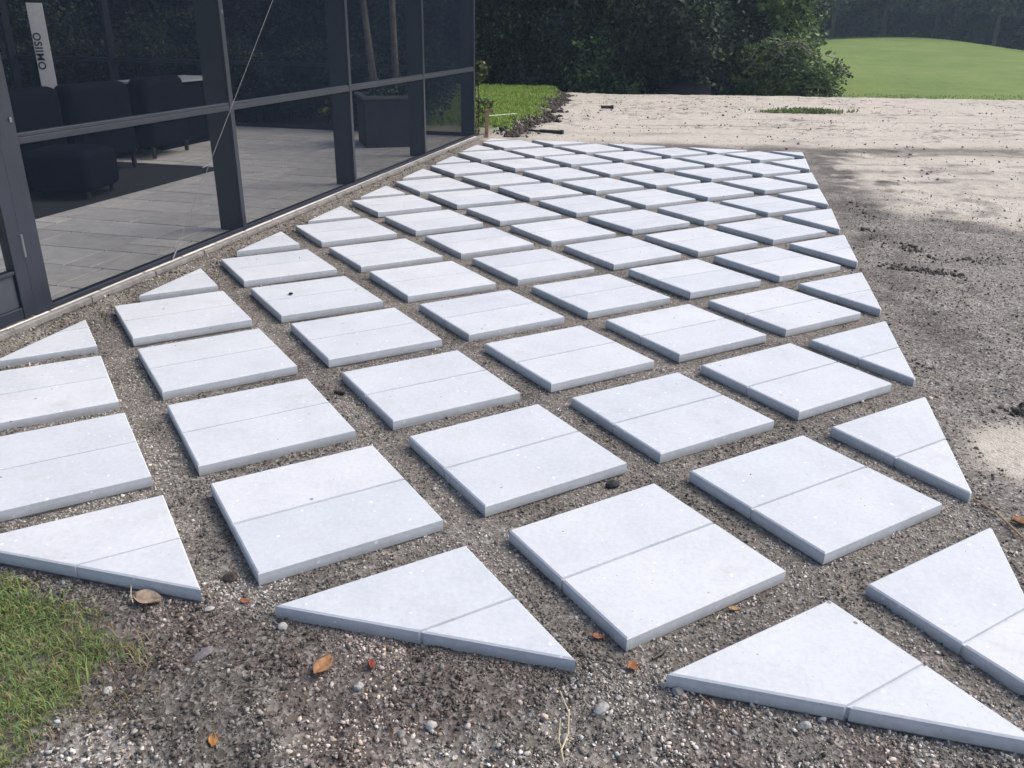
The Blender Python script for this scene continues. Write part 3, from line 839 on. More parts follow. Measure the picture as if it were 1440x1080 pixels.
def gravel(name, label, n, x0, x1, y0, y1, smin, smed, sig, smax, test, seed, base='ico', warm=0, lo=0.05, hi=0.34, pw=1.7, clump=0.0):
    g = np.random.default_rng(seed)
    x = g.uniform(x0, x1, n); y = g.uniform(y0, y1, n)
    ok = test(x, y) & ~in_slab(x, y, -0.004)
    if clump: ok &= g.random(n) < (1 - clump) + clump * 2 * sstep(0.38, 0.62, fbm(x * 7, y * 7, seed, 3))
    x, y = x[ok], y[ok]; n = len(x)
    sz_ = np.clip(smed * np.exp(g.normal(0, sig, n)), smin, smax)
    z = ground_z(x, y) + sz_ * g.uniform(-0.05, 0.4, n)
    B, BF = (ICO, ICOF) if base == 'ico' else (OCT, OCTF)
    cols = stone_cols(n, g, warm, lo, hi, pw)
    pt_ = fbm(x * 4.5, y * 4.5, 501, 4)[:, None]; cols = cols * (0.55 + 0.8 * sstep(0.36, 0.62, pt_))
    rd_ = sstep(0.52, 0.64, fbm(x * 3.1, y * 3.1, 502, 3))[:, None] * (y < -0.4)[:, None]; cols = cols * (1 + rd_ * (np.array([0.02, -0.07, -0.08])))
    V, Fx, T = scatter(np.stack([x, y, z], 1), sz_, B, BF, cols, seed + 1)
    o = link(name, np_mesh(name, V, Fx, M_STONE, False, dict(tone=T)))
    tag(o, label, 'gravel', kind='stuff')
    return n
def vis_front(x, y): return (y < -0.46) & ~((x < -1.32) & (y > -1.25) & (y < -0.68))
N1 = gravel('gravel', 'loose coarse grey gravel strewn along the near edge of the slabs', 46000, -2.1, 1.7, -1.45, -0.4, 0.0020, 0.0040, 0.46, 0.0098, vis_front, 101, lo=0.05, hi=0.52, pw=1.8, clump=0.62, warm=0.25)
N1 += gravel('grit', 'fine dark grit between the coarse stones along the near edge', 130000, -2.1, 1.7, -1.45, -0.4, 0.0009, 0.0020, 0.35, 0.004, vis_front, 102, 'oct', lo=0.03, hi=0.34, pw=1.9, clump=0.3, warm=0.5)
N2 = gravel('gravel', 'fine brown gravel in the joints between the slabs', 190000, -3.3, 1.15, -0.6, 5.0, 0.0014, 0.0031, 0.42, 0.009,
            lambda x, y: (np.random.default_rng(3).random(len(x)) < np.clip(1.2 - y * 0.22, 0.1, 1)), 103, 'oct', 0.15, 0.075, 0.44, 1.6, 0.3)
N2 += gravel('gravel', 'grey gravel lying thickly in the nearest joints between the slabs', 120000, -3.0, 1.15, -0.6, 2.0, 0.0016, 0.0036, 0.42, 0.010,
            lambda x, y: np.random.default_rng(8).random(len(x)) < np.clip(1.15 - (y + 0.5) * 0.42, 0.05, 1), 114, 'oct', 0.12, 0.09, 0.46, 1.5, 0.35)
N2 += gravel('gravel', 'odd larger stones lying in the joints between the slabs', 2600, -3.2, 1.15, -0.6, 7.0, 0.003, 0.0058, 0.4, 0.012,
            lambda x, y: np.random.default_rng(4).random(len(x)) < np.clip(1.1 - y * 0.12, 0.2, 1), 112, 'ico', 0.3, 0.05, 0.42, 1.6, 0.75)
N3 = gravel('gravel', 'grey gravel spread to the right of the slabs', 95000, 0.9, 3.6, -0.9, 7.5, 0.0018, 0.0038, 0.5, 0.014,
            lambda x, y: (x > 2.03 * K) & (np.random.default_rng(5).random(len(x)) < np.clip(1.1 - y * 0.14, 0.08, 1)) & (np.hypot((x - 1.47) / 1.15, (y - 1.12) / 1.35) > 0.2) &
            (x < 1.2 + 0.35 * (y + 2.3) * 1.15), 105, 'oct', 0.35, 0.075, 0.40, 1.7, 0.35)
N4 = gravel('gravel', 'coarse gravel along the kerb beside the triangular slabs', 16000, -3.36, -3.0, 0.3, 9.5, 0.003, 0.0055, 0.45, 0.014,
            lambda x, y: np.random.default_rng(6).random(len(x)) < np.clip(1.2 - y * 0.1, 0.2, 1), 107, 'oct', 0.3, 0.05, 0.4, 1.7, 0.3)
N5 = gravel('gravel', 'scattered dark bits and crumbs on the pale sand', 9000, -4.5, 8.5, 5.0, 20.2, 0.004, 0.0075, 0.6, 0.035,
            lambda x, y: (y < crest_y(x)) & ((y > 10.3) | (x > 1.9)) & (x > bank_x(y)) & (fbm(x * 1.6, y * 1.6, 109, 3) > 0.44), 109, 'oct', 0.3, 0.05, 0.26, 1.2)
print('stones', N1, N2, N3, N4, N5)
g = np.random.default_rng(141); n = 9000
x = g.uniform(-3.1, 1.1, n); y = g.uniform(-0.5, 4.5, n)
ok = in_slab(x, y, -0.012) & (fbm(x * 2.3, y * 2.3, 143, 3) > 0.56) & (g.random(n) < 0.16); x, y = x[ok], y[ok]; n = len(x)
sz_ = np.clip(0.0016 * np.exp(g.normal(0, 0.4, n)), 0.0008, 0.0045)
V, Fx, T = scatter(np.stack([x, y, 0.0005 + sz_ * 0.4], 1), sz_, OCT, OCTF, stone_cols(n, g, 0.3, 0.06, 0.3, 1.5), 142)
tag(link('grit', np_mesh('grit', V, Fx, M_STONE, False, dict(tone=T))), 'few crumbs of grit spilt on top of the slabs', 'grit', kind='stuff')
# clods of dark soil along the lawn's cut edge and by the ruts
def clods(label, n, fx, seed, smed, smax, col=(0.055, 0.047, 0.04)):
    g = np.random.default_rng(seed); x, y = fx(g, n)
    s_ = np.clip(smed * np.exp(g.normal(0, 0.5, n)), smed * 0.35, smax)
    V, Fx, T = scatter(np.stack([x, y, ground_z(x, y) + s_ * 0.25], 1), s_, ICO, ICOF, np.array(col)[None] * g.uniform(0.6, 1.7, (n, 1)), seed + 1, 0.7)
    tag(link('soil_clods', np_mesh('soil_clods', V, Fx, M_CLOD, False, dict(tone=T))), label, 'soil', kind='stuff')
def f_bank(g, n):
    y = g.uniform(10.4, 18.6, n); return bank_x(y) + (fbm(y * 2.5, y * 0 + 3, 41, 3) - 0.5) * 0.5 + g.normal(0.06, 0.10, n), y
clods('crumbly dark soil along the cut edge of the lawn', 4200, f_bank, 121, 0.015, 0.05)
def f_rut(g, n):
    segs = np.array([(1.32, 4.13, 1.56, 4.05), (1.56, 4.05, 1.74, 3.94), (1.55, 4.82, 1.66, 4.48), (1.34, 5.4, 1.42, 4.65), (1.39, 6.55, 1.45, 5.75), (1.9, 4.5, 2.12, 4.42)])
    k_ = g.choice(len(segs), n, p=[0.26, 0.26, 0.2, 0.1, 0.1, 0.08]); t = g.random(n); q = segs[k_]
    return q[:, 0] + (q[:, 2] - q[:, 0]) * t + g.normal(0, 0.05, n), q[:, 1] + (q[:, 3] - q[:, 1]) * t + g.normal(0, 0.045, n)
clods('dark damp soil lumps churned up in the gravel right of the slabs', 520, f_rut, 123, 0.0085, 0.026, (0.075, 0.067, 0.058))
def f_mound(g, n):
    return 1.585 + g.normal(0, 0.05, n), 1.60 + g.normal(0, 0.03, n)
clods('small mound of dark soil at the right edge above the pale sand patch', 160, f_mound, 125, 0.012, 0.028, (0.10, 0.09, 0.078))

# ------------------------------------------------------------------ grass
def blades(name, label, x, y, h, wd, seed, lean=0.6, dry=0.06, base=(0.135, 0.20, 0.058), cat='grass', zoff=0.0):
    g = np.random.default_rng(seed); n = len(x)
    z = ground_z(x, y) + zoff; az = g.uniform(0, 6.283, n); ln = lean * g.uniform(0.2, 1.3, n)
    hh = h * g.uniform(0.5, 1.25, n); ww = wd * g.uniform(0.6, 1.2, n)
    dx, dy = np.cos(az), np.sin(az); sx_, sy_ = -dy, dx
    P = np.stack([x, y, z - 0.003], 1)
    D = np.stack([dx, dy, 0 * dx], 1); S_ = np.stack([sx_, sy_, 0 * dx], 1); U = np.array([0, 0, 1.0])
    mid = P + D * (hh * ln * 0.35)[:, None] + U * (hh * 0.6)[:, None]
    tip = P + D * (hh * ln * 1.0)[:, None] + U * (hh * np.clip(1.0 - 0.35 * ln, 0.3, 1))[:, None]
    V = np.stack([P - S_ * ww[:, None] / 2, P + S_ * ww[:, None] / 2, mid - S_ * ww[:, None] * 0.4, mid + S_ * ww[:, None] * 0.4, tip], 1)
    Fx = np.array([(0, 1, 3), (0, 3, 2), (2, 3, 4)])[None] + (np.arange(n) * 5)[:, None, None]
    c = np.array(base)[None] * g.uniform(0.55, 1.5, (n, 1)) * np.array([1, 1, 1])
    c[:, 0] *= g.uniform(0.8, 1.3, n)
    dm = g.random(n) < dry; c[dm] = np.array([0.26, 0.21, 0.12]) * g.uniform(0.6, 1.3, (dm.sum(), 1))
    o = link(name, np_mesh(name, V.reshape(-1, 3), Fx.reshape(-1, 3), M_GRASS, False, dict(tone=np.repeat(c, 5, 0))))
    tag(o, label, cat, kind='stuff'); return o
g = np.random.default_rng(131)
n = 42000; x = g.uniform(-2.2, -1.1, n); y = g.uniform(-1.5, -0.58, n)
edge = np.interp(y, [-1.5, -1.13, -0.96, -0.79, -0.65, -0.60], [-1.45, -1.37, -1.31, -1.36, -1.50, -1.80])
dd = x - edge + (fbm(x * 8, y * 8, 133, 4) - 0.5) * 0.42
ok = (dd < 0.03) & (g.random(n) < np.clip(0.25 - dd * 6, 0.0, 1.0))
blades('grass', 'tuft of short green grass in the near left corner', x[ok], y[ok], 0.030, 0.0030, 132, 1.1, 0.15, (0.165, 0.24, 0.085))
n2 = 2600; x2 = g.uniform(-2.2, -1.15, n2); y2 = g.uniform(-1.5, -0.60, n2)
e2 = np.interp(y2, [-1.5, -1.13, -0.96, -0.79, -0.65, -0.60], [-1.45, -1.37, -1.31, -1.36, -1.50, -1.80])
k2 = (x2 - e2 + (fbm(x2 * 8, y2 * 8, 137, 3) - 0.5) * 0.4 < 0.05) & (fbm(x2 * 5, y2 * 5, 138, 3) > 0.45)
blades('grass', 'longer stray grass blades standing out of the near left turf', x2[k2], y2[k2], 0.055, 0.0036, 140, 1.2, 0.2, (0.17, 0.26, 0.075))
ok = (np.abs(dd + 0.01) < 0.12) & (g.random(n) < 0.055)
blades('dry_grass', 'dry straw blades at the fringe of the near grass', x[ok], y[ok], 0.045, 0.0022, 134, 1.6, 1.0)
n = 70000; x = g.uniform(-9, -3.0, n); y = g.uniform(10.6, 20.4, n)
bxx = bank_x(y) + (fbm(y * 2.5, y * 0 + 3, 41, 3) - 0.5) * 0.5
ok = (x - bxx < -0.02); x, y = x[ok], y[ok]
blades('grass', 'bright green lawn patch beyond the end of the screen wall', x, y, 0.075, 0.012, 136, 0.8, 0.04, (0.20, 0.31, 0.06))
n = 1500; ex_ = g.normal(0, 0.33, n); wx = g.normal(0, 0.07, n)
blades('weeds', 'low green weed patch growing on the pale sand', 1.55 + ex_ * 1.0 + 0.0, 16.3 + ex_ * 0.24 + wx * 2, 0.09, 0.03, 138, 1.0, 0.1, (0.13, 0.20, 0.075), 'weeds')
n = 12000; x = g.uniform(-1, 24, n); y = crest_y(x) + g.uniform(1.6, 9, n)
blades('grass', 'long green grass at the near edge of the far field', x, y, 0.06, 0.02, 139, 0.8, 0.05, (0.10, 0.155, 0.045))

# ------------------------------------------------------------------ trees and shrubs
def leaf_cloud(lobes, n, size, seed, base, hang=0.0, var=0.5, hl=0.12, hlcol=(0.12, 0.19, 0.055)):
    """leaf quads through ellipsoid lobes: (cx,cy,cz,rx,ry,rz)"""
    g = np.random.default_rng(seed)
    L = np.array(lobes, float); vol = L[:, 3] * L[:, 4] * L[:, 5]; vol = vol ** 0.75
    k_ = g.choice(len(L), n, p=vol / vol.sum())
    d = g.normal(size=(n, 3)); d /= np.linalg.norm(d, axis=1)[:, None]
    r = g.uniform(0.25, 1.0, n) ** 0.45 * (1 + 0.18 * g.normal(size=n) * (g.random(n) < 0.35))
    P = L[k_, :3] + d * r[:, None] * L[k_, 3:6]
    # twig clusters
    P += (vnoise(P[:, 0] * 3, P[:, 2] * 3, seed)[:, None] - 0.5) * 0.3
    a = g.normal(size=(n, 3)); a /= np.linalg.norm(a, axis=1)[:, None]
    a[:, 2] = a[:, 2] * 0.6 - hang; a /= np.linalg.norm(a, axis=1)[:, None]
    b_ = np.cross(a, g.normal(size=(n, 3))); b_ /= np.linalg.norm(b_, axis=1)[:, None]
    s = size * g.uniform(0.55, 1.3, n)[:, None]
    V = np.stack([P - a * s * 0.6, P + b_ * s * 0.32, P + a * s * 0.6, P - b_ * s * 0.32], 1)
    Fx = np.arange(n * 4).reshape(n, 4)
    c = np.array(base)[None] * np.exp(g.normal(0, var * 0.6, (n, 1)))
    lobe_t = np.exp(g.normal(-0.08, 0.5, (len(L), 1)))[k_]
    c = c * lobe_t
    h = g.random(n) < hl * 4 * sstep(0.48, 0.66, fbm(P[:, 0] * 0.9 + P[:, 2] * 0.7, P[:, 1] * 0.9 - P[:, 2] * 0.5, seed + 5, 3)) + hl * 0.15; c[h] = np.array(hlcol) * g.uniform(0.5, 1.2, (h.sum(), 1))  # lit boughs painted in: noise clumps of leaves get a lighter colour
    return V.reshape(-1, 3), Fx, np.repeat(np.clip(c, 0.004, 0.4), 4, 0)
def crown_mesh(name, *a, **k_):
    V, Fx, T = leaf_cloud(*a, **k_); return np_mesh(name, V, Fx, M_LEAF, False, dict(tone=T))
def rl(g, n, cx, cy, cz, sx_, sy_, sz_, r0, r1, flat=0.75):
    return [(cx + g.uniform(-sx_, sx_), cy + g.uniform(-sy_, sy_), cz + g.uniform(-sz_, sz_), *(lambda r_: (r_, r_, r_ * flat))(g.uniform(r0, r1))) for _ in range(n)]
def limbs(mb, g, base, top, r0, nb, spread, zlo):
    base = Vector(base); top = Vector(top)
    mid = base.lerp(top, 0.5) + Vector((g.uniform(-0.2, 0.2), g.uniform(-0.2, 0.2), 0))
    mb.tube([base, base.lerp(mid, 0.5), mid, top], [r0 * 1.15, r0, r0 * 0.75, r0 * 0.2], 10)
    for _ in range(nb):
        f_ = g.uniform(zlo, 0.9); p0 = base.lerp(mid, f_ * 2) if f_ < 0.5 else mid.lerp(top, f_ * 2 - 1)
        az = g.uniform(0, 6.28); L = spread * g.uniform(0.6, 1.1)
        q = p0 + Vector((math.cos(az) * L, math.sin(az) * L, g.uniform(0.1, 0.6) * L))
        mb.tube([p0, p0.lerp(q, 0.5) + Vector((0, 0, 0.12 * L)), q], [r0 * 0.42, r0 * 0.28, r0 * 0.08], 6)
DK = (0.015, 0.029, 0.017); MG = (0.040, 0.072, 0.026)
gt = random.Random(77)
crowns = []; trunks = []
for v_ in range(4):     # wood edge trees clothed to the ground
    lob = rl(gt, 9, 0, 0, 1.6, 1.5, 1.2, 1.2, 0.8, 1.3) + rl(gt, 9, 0, 0, 4.4, 1.8, 1.6, 1.6, 1.0, 1.6) + rl(gt, 5, 0, 0, 7.2, 1.1, 1.1, 1.0, 0.9, 1.4)
    crowns.append(crown_mesh('crown', lob, 26000, 0.145, 200 + v_, [DK, MG, DK, (0.015, 0.026, 0.015)][v_], 0.25, 0.6, 0.09 + 0.2 * (v_ == 1)))
    mb = MB(); limbs(mb, gt, (0, 0, -0.2), (gt.uniform(-0.4, 0.4), gt.uniform(-0.4, 0.4), 7.6), 0.16, 12, 1.6, 0.12)
    trunks.append(mb.mesh('trunk', M_BARK, True))
shade_crowns = []
for v_ in range(2):     # trees behind the patio, their shade painted into near-black leaf colour
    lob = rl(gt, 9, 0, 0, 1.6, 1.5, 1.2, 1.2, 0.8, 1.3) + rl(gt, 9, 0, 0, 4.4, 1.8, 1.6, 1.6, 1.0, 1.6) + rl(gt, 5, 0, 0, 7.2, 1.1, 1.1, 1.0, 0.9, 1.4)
    shade_crowns.append(crown_mesh('crown', lob, 20000, 0.16, 210 + v_, (0.007, 0.012, 0.008), 0.25, 0.5, 0.02, (0.03, 0.04, 0.02)))
far_crowns = []; far_trunks = []
for v_ in range(3):     # field edge trees with bare lower trunks
    lob = rl(gt, 7, 0, 0, 3.6, 2.6, 2.2, 0.7, 0.9, 1.6) + rl(gt, 10, 0, 0, 6.5, 2.4, 2.2, 1.6, 1.3, 2.1) + rl(gt, 5, 0, 0, 9.5, 1.4, 1.4, 0.8, 1.2, 1.7) + rl(gt, 3, 0, 0, 2.3, 2.8, 1.5, 0.4, 0.5, 0.8)
    far_crowns.append(crown_mesh('crown', lob, 15000, 0.28, 220 + v_, [(0.06, 0.092, 0.045), (0.085, 0.12, 0.052), (0.05, 0.072, 0.037)][v_], 0.3, 0.55, 0.10))
    mb = MB(); limbs(mb, gt, (0, 0, -0.3), (gt.uniform(-0.6, 0.6), gt.uniform(-0.6, 0.6), 9.5), 0.13, 12, 2.2, 0.22)
    far_trunks.append(mb.mesh('trunk', M_PALEBARK if v_ == 1 else M_BARK, True))
shrubs = []; stems = []
for v_ in range(3):
    lob = rl(gt, 14, 0, 0, 1.0, 1.3, 0.9, 0.8, 0.5, 0.95, 0.85)
    shrubs.append(crown_mesh('foliage', lob, 14000, 0.115, 240 + v_, [DK, (0.014, 0.025, 0.017), MG][v_], 0.1, 0.6, 0.04))
    mb = MB()
    for _ in range(7):
        a = gt.uniform(0, 6.28); mb.tube([(0.1 * math.cos(a), 0.1 * math.sin(a), -0.2), (0.5 * math.cos(a), 0.5 * math.sin(a), 0.7), (0.9 * math.cos(a), 0.8 * math.sin(a), 1.5)], [0.03, 0.022, 0.008], 6)
    stems.append(mb.mesh('stem', M_BARK, True))
def plant(name, x, y, sc_, rz, cm, tm, label, cat, group, zs=1.0, parts=('trunk', 'crown')):
    o = empty(name, (x, y, float(ground_z(x, y))), rz); o.scale = (sc_, sc_, sc_ * zs)
    tag(o, label, cat, group)
    link(parts[0], tm, o); link(parts[1], cm, o)
    return o
WOOD = 'dark trees of the wood behind the sand'
tree_spots = [   # x, y, scale, variant, label
    (-7.6, 22.6, 0.95, 0, 'dark dense tree just right of the far screen post, leftmost of the wood'),
    (-5.6, 23.2, 1.0, 2, 'dark dense tree behind the middle of the lawn patch'),
    (-3.6, 23.4, 1.0, 3, 'dark dense tree behind the far right corner of the lawn'),
    (-1.9, 24.2, 0.9, 1, 'mid green tree with lighter leaves left of the big bush'),
    (0.1, 26.8, 1.05, 1, 'lighter green tree standing directly behind the left end of the big bush'),
]
for i, (x, y, s_, v_, lab) in enumerate(tree_spots):
    plant('tree', x, y, s_, gt.uniform(0, 6.28), crowns[v_], trunks[v_], lab, 'tree', WOOD)
for i, (x, y, s_) in enumerate([(-9.5, 25, 1.1), (-7.0, 27, 1.2), (-4.8, 27.5, 1.2), (-2.6, 28.5, 1.25), (-9, 30, 1.4), (-6, 31.5, 1.4), (-3, 32.5, 1.4), (-0.2, 33, 1.35), (-1.2, 36, 1.3), (0.2, 30.5, 1.1), (0.9, 34, 1.1)]):
    v_ = i % 4
    plant('tree', x, y, s_, gt.uniform(0, 6.28), crowns[v_], trunks[v_], 'dark tree deep in the wood, only its shaded leaves showing between nearer trees', 'tree', 'shaded trees deep in the wood')
for i, (x, y, s_, lab) in enumerate([(-6.6, 21.6, 0.9, 'dark shrub at the back left of the lawn patch'), (-5.0, 21.3, 0.75, 'dark shrub at the back middle of the lawn patch'),
                                     (-3.3, 21.6, 0.95, 'dark shrub behind the corner where lawn meets sand'), (-1.7, 21.9, 1.05, 'dark shrub behind the sand edge, left of the low dark heap'),
                                     (-0.3, 23.0, 0.95, 'dark shrub behind the low dark heap')]):
    plant('shrub', x, y, s_, gt.uniform(0, 6.28), shrubs[i % 3], stems[i % 3], lab, 'shrub', 'dark shrubs along the wood edge', 1.2, ('stem', 'foliage'))
# the big bush at the edge of the field
lob = rl(gt, 16, 0.0, 0, 0.75, 1.05, 0.7, 0.5, 0.45, 0.8, 0.9) + [(-0.35, 0, 1.35, 0.85, 0.7, 0.62), (0.15, 0, 1.55, 0.6, 0.6, 0.45), (1.15, 0, 0.8, 0.6, 0.5, 0.6), (-1.1, 0, 0.9, 0.6, 0.5, 0.8)]
bm = crown_mesh('foliage', lob, 26000, 0.092, 260, (0.050, 0.084, 0.030), 0.1, 0.65, 0.16, (0.12, 0.18, 0.055))
plant('bush', 1.42, 22.55, 0.94, 0.15, bm, stems[0], 'big rounded leafy bush at the corner of the green field', 'bush', None, 1.0, ('stem', 'foliage'))
bush = bpy.data.objects['bush']
for k_ in range(7):
    x0 = gt.uniform(-0.9, 0.6); L = gt.uniform(0.7, 1.3); z0_ = gt.uniform(1.35, 1.75); h_ = gt.uniform(0.15, 0.4); sg = gt.choice((-1, 1))
    P = [(x0 + sg * L * t, -0.75 + 0.2 * t + gt.uniform(-0.03, 0.03), z0_ + h_ * math.sin(math.pi * min(1, t * 1.15)) - 0.35 * t * t) for t in [q / 8 for q in range(9)]]
    V, Fx, T = leaf_cloud([(p_[0], p_[1], p_[2], 0.07, 0.07, 0.05) for p_ in P], 130, 0.075, 280 + k_, (0.11, 0.16, 0.05), 0.2, 0.5, 0.1, (0.18, 0.22, 0.09))
    link('vine_leaves', np_mesh('vine_leaves', V, Fx, M_LEAF, False, dict(tone=T)), link('vine', MB().tube(P, 0.012, 6).mesh('vine', M_PALEBARK, True), bush))
FE = 'trees along the far edge of the field'
for i, (x, y, s_, v_, lab) in enumerate([
    (6.5, 66, 1.0, 0, 'hazy tree at the far left corner of the field'),
    (10.5, 70, 1.1, 2, 'hazy dark tree behind the left middle of the field'),
    (14.0, 70, 1.0, 0, 'hazy tree behind the middle of the field'),
    (17.6, 68, 1.0, 1, 'hazy tree with a pale slim trunk, right of the field middle'),
    (20.6, 65, 0.9, 1, 'hazy tree with a pale trunk nearest the field, farther right'),
    (23.0, 62, 0.95, 2, 'darker tree at the right end of the field'),
    (26.2, 60, 1.0, 0, 'darker tree at the extreme right edge of the field')]):
    plant('tree', x, y, s_, gt.uniform(0, 6.28), far_crowns[v_], far_trunks[v_], lab, 'tree', FE)
for i in range(16):
    x = 3.0 + i * 2.2 + gt.uniform(-0.5, 0.5); y = 76 - 0.35 * max(0, x - 12) + gt.uniform(-1, 2)
    plant('tree', x, y, gt.uniform(1.0, 1.3), gt.uniform(0, 6.28), crowns[i % 4], trunks[i % 4], 'hazy blue tree in the unbroken row behind the field edge trees', 'tree', 'hazy trees behind the field edge')
for i in range(14):
    x = 5.0 + i * 2.3; y = 72.5 - 0.35 * max(0, x - 12) + gt.uniform(-0.5, 0.5)
    plant('shrub', x, y, gt.uniform(0.9, 1.2), gt.uniform(0, 6.28), shrubs[i % 3], stems[i % 3], 'dim shrub in the shaded strip under the trees beyond the field', 'shrub', 'dim shrubs beyond the field', 1.0, ('stem', 'foliage'))
for i in range(12):
    x = -4 + i * 4.5; plant('tree', x, 86 - 0.35 * max(0, x - 12) + gt.uniform(-1, 1), 1.6, gt.uniform(0, 6.28), crowns[(i + 1) % 4], trunks[(i + 1) % 4], 'hazy blue tree in the unbroken row behind the field edge trees', 'tree', 'hazy trees behind the field edge')
# hedge and trees seen through the enclosure
for i in range(13):
    y = 0.5 + i * 1.5
    plant('hedge_shrub', -13.0 + gt.uniform(-0.2, 0.2), y, gt.uniform(0.62, 0.72), gt.uniform(0, 6.28), shrubs[(i + 1) % 3], stems[(i + 1) % 3], 'low clipped hedge shrub dimly seen through the screen', 'shrub', 'hedge shrubs behind the patio', 1.0, ('stem', 'foliage'))
for i in range(9):
    plant('hedge_shrub', -4.75 - i * 0.85, 10.75 + gt.uniform(-0.1, 0.1), gt.uniform(0.42, 0.47), gt.uniform(0, 6.28), shrubs[i % 2], stems[i % 2], 'dark knee-high hedge shrub just outside the end wall of the screen', 'shrub', 'low hedge outside the end wall', 1.0, ('stem', 'foliage'))
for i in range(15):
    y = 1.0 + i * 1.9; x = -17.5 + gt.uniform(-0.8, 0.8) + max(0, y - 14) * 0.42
    plant('tree', x, y, gt.uniform(0.9, 1.15), gt.uniform(0, 6.28), shade_crowns[i % 2], trunks[i % 4], 'dark tree behind the patio, dimly seen through the screen', 'tree', 'dark trees behind the patio')
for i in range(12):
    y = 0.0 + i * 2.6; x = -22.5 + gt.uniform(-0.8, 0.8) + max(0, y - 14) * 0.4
    plant('tree', x, y, gt.uniform(1.2, 1.5), gt.uniform(0, 6.28), shade_crowns[(i + 1) % 2], trunks[(i + 2) % 4], 'dark tree behind the patio, dimly seen through the screen', 'tree', 'dark trees behind the patio')
# slim shrub at the end of the wall
lob = [(0, 0, 0.25, 0.13, 0.13, 0.25), (0.01, 0, 0.62, 0.11, 0.11, 0.2), (-0.02, 0, 0.88, 0.19, 0.19, 0.16)]
V, Fx, T = leaf_cloud(lob, 1500, 0.05, 271, (0.10, 0.125, 0.05), 0.0, 0.6, 0.2, (0.26, 0.26, 0.12))
o = empty('slim_shrub', (-3.52, 10.35, float(ground_z(-3.52, 10.35)))); tag(o, 'slim leafy shrub tied upright at the far end of the screen wall', 'shrub')
link('foliage', np_mesh('foliage', V, Fx, M_LEAF, False, dict(tone=T)), o)
MB().tube([(0, 0, -0.05), (0.01, 0.0, 0.5), (-0.01, 0, 0.9)], [0.015, 0.012, 0.006], 6).build('stem', M_BARK, o)
# flowers in the planter
fo = fl.mesh('flowers', M_WHITE)
o = empty('flowering_plant', (-4.30, 8.72, 0.0)); tag(o, 'low plant with small white flowers around the palm in the planter', 'plant')
link('flowers', fo, o)
V, Fx, T = leaf_cloud([(0, 0, 0.68, 0.3, 0.3, 0.1)], 700, 0.07, 275, (0.05, 0.07, 0.03))
link('foliage', np_mesh('foliage', V, Fx, M_LEAF, False, dict(tone=T)), o)

# ------------------------------------------------------------------ small things on the ground
def gz(x, y): return float(ground_z(x, y))
sx0, sy0 = -3.36, 10.22
o = bevel(MB().box(-0.028, 0.028, -0.018, 0.018, -0.1, 0.40).build('wooden_stake', M_WOOD, None, (sx0, sy0, gz(sx0, sy0)))); o.rotation_euler = (0, R(2), 0.3)
tag(o, 'short weathered wooden stake in the soil at the far end of the wall', 'stake')
z0 = gz(sx0, sy0)
o = MB().tube([(sx0, sy0 + 0.02, z0 + 0.31), (sx0 + 0.25, sy0 + 0.6, z0 + 0.30), (-2.98 - 0.25, 11.6, gz(-3.25, 11.6) + 0.10)], 0.004, 5).build('string_line', M_STRING)
tag(o, 'thin white string stretched from the wooden stake over the lawn', 'string')
a = Vector((-2.93, 11.16, gz(-2.93, 11.16) + 0.03)); b_ = Vector((-2.36, 11.05, gz(-2.36, 11.05) + 0.03))
o = empty('black_pipe', a); tag(o, 'black plastic pipe lying on sand behind the far slabs', 'pipe')
dv = b_ - a
MB().tube([(0, 0, 0), tuple(dv * 0.33)], 0.016, 10).build('thin_end', M_BLACK, o)
MB().tube([tuple(dv * 0.33), tuple(dv)], 0.027, 10).build('pipe_body', M_BLACK, o)
MB().tube([tuple(dv * 0.93), tuple(dv * 1.01)], 0.034, 10).build('collar', M_BLACK, o)
a = Vector((-2.45, 15.66, gz(-2.45, 15.66) + 0.03)); b_ = Vector((-2.2, 15.70, gz(-2.2, 15.7) + 0.035))
o = MB().tube([a, a.lerp(b_, 0.7), b_], [0.028, 0.03, 0.045], 8).build('black_rod', M_BLACK); tag(o, 'short black offcut of pipe on the sand near the lawn', 'pipe')
# low dark humped sheet behind the sand
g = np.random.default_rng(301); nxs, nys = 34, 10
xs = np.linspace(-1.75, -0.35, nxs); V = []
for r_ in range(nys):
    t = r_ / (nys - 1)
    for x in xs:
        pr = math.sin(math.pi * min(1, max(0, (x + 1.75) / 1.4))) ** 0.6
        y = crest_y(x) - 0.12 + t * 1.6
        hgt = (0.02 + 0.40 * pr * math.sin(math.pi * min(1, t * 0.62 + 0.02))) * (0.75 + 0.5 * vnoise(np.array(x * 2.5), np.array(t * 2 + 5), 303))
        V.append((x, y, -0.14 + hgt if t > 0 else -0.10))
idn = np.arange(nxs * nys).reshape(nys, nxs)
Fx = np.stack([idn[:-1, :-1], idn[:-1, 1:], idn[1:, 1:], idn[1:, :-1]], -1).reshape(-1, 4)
o = link('dark_heap', np_mesh('dark_heap', V, Fx, M_HEAP, True)); o.modifiers.new('thick', 'SOLIDIFY').thickness = 0.01
tag(o, 'low dark heap behind the sand edge', 'heap')

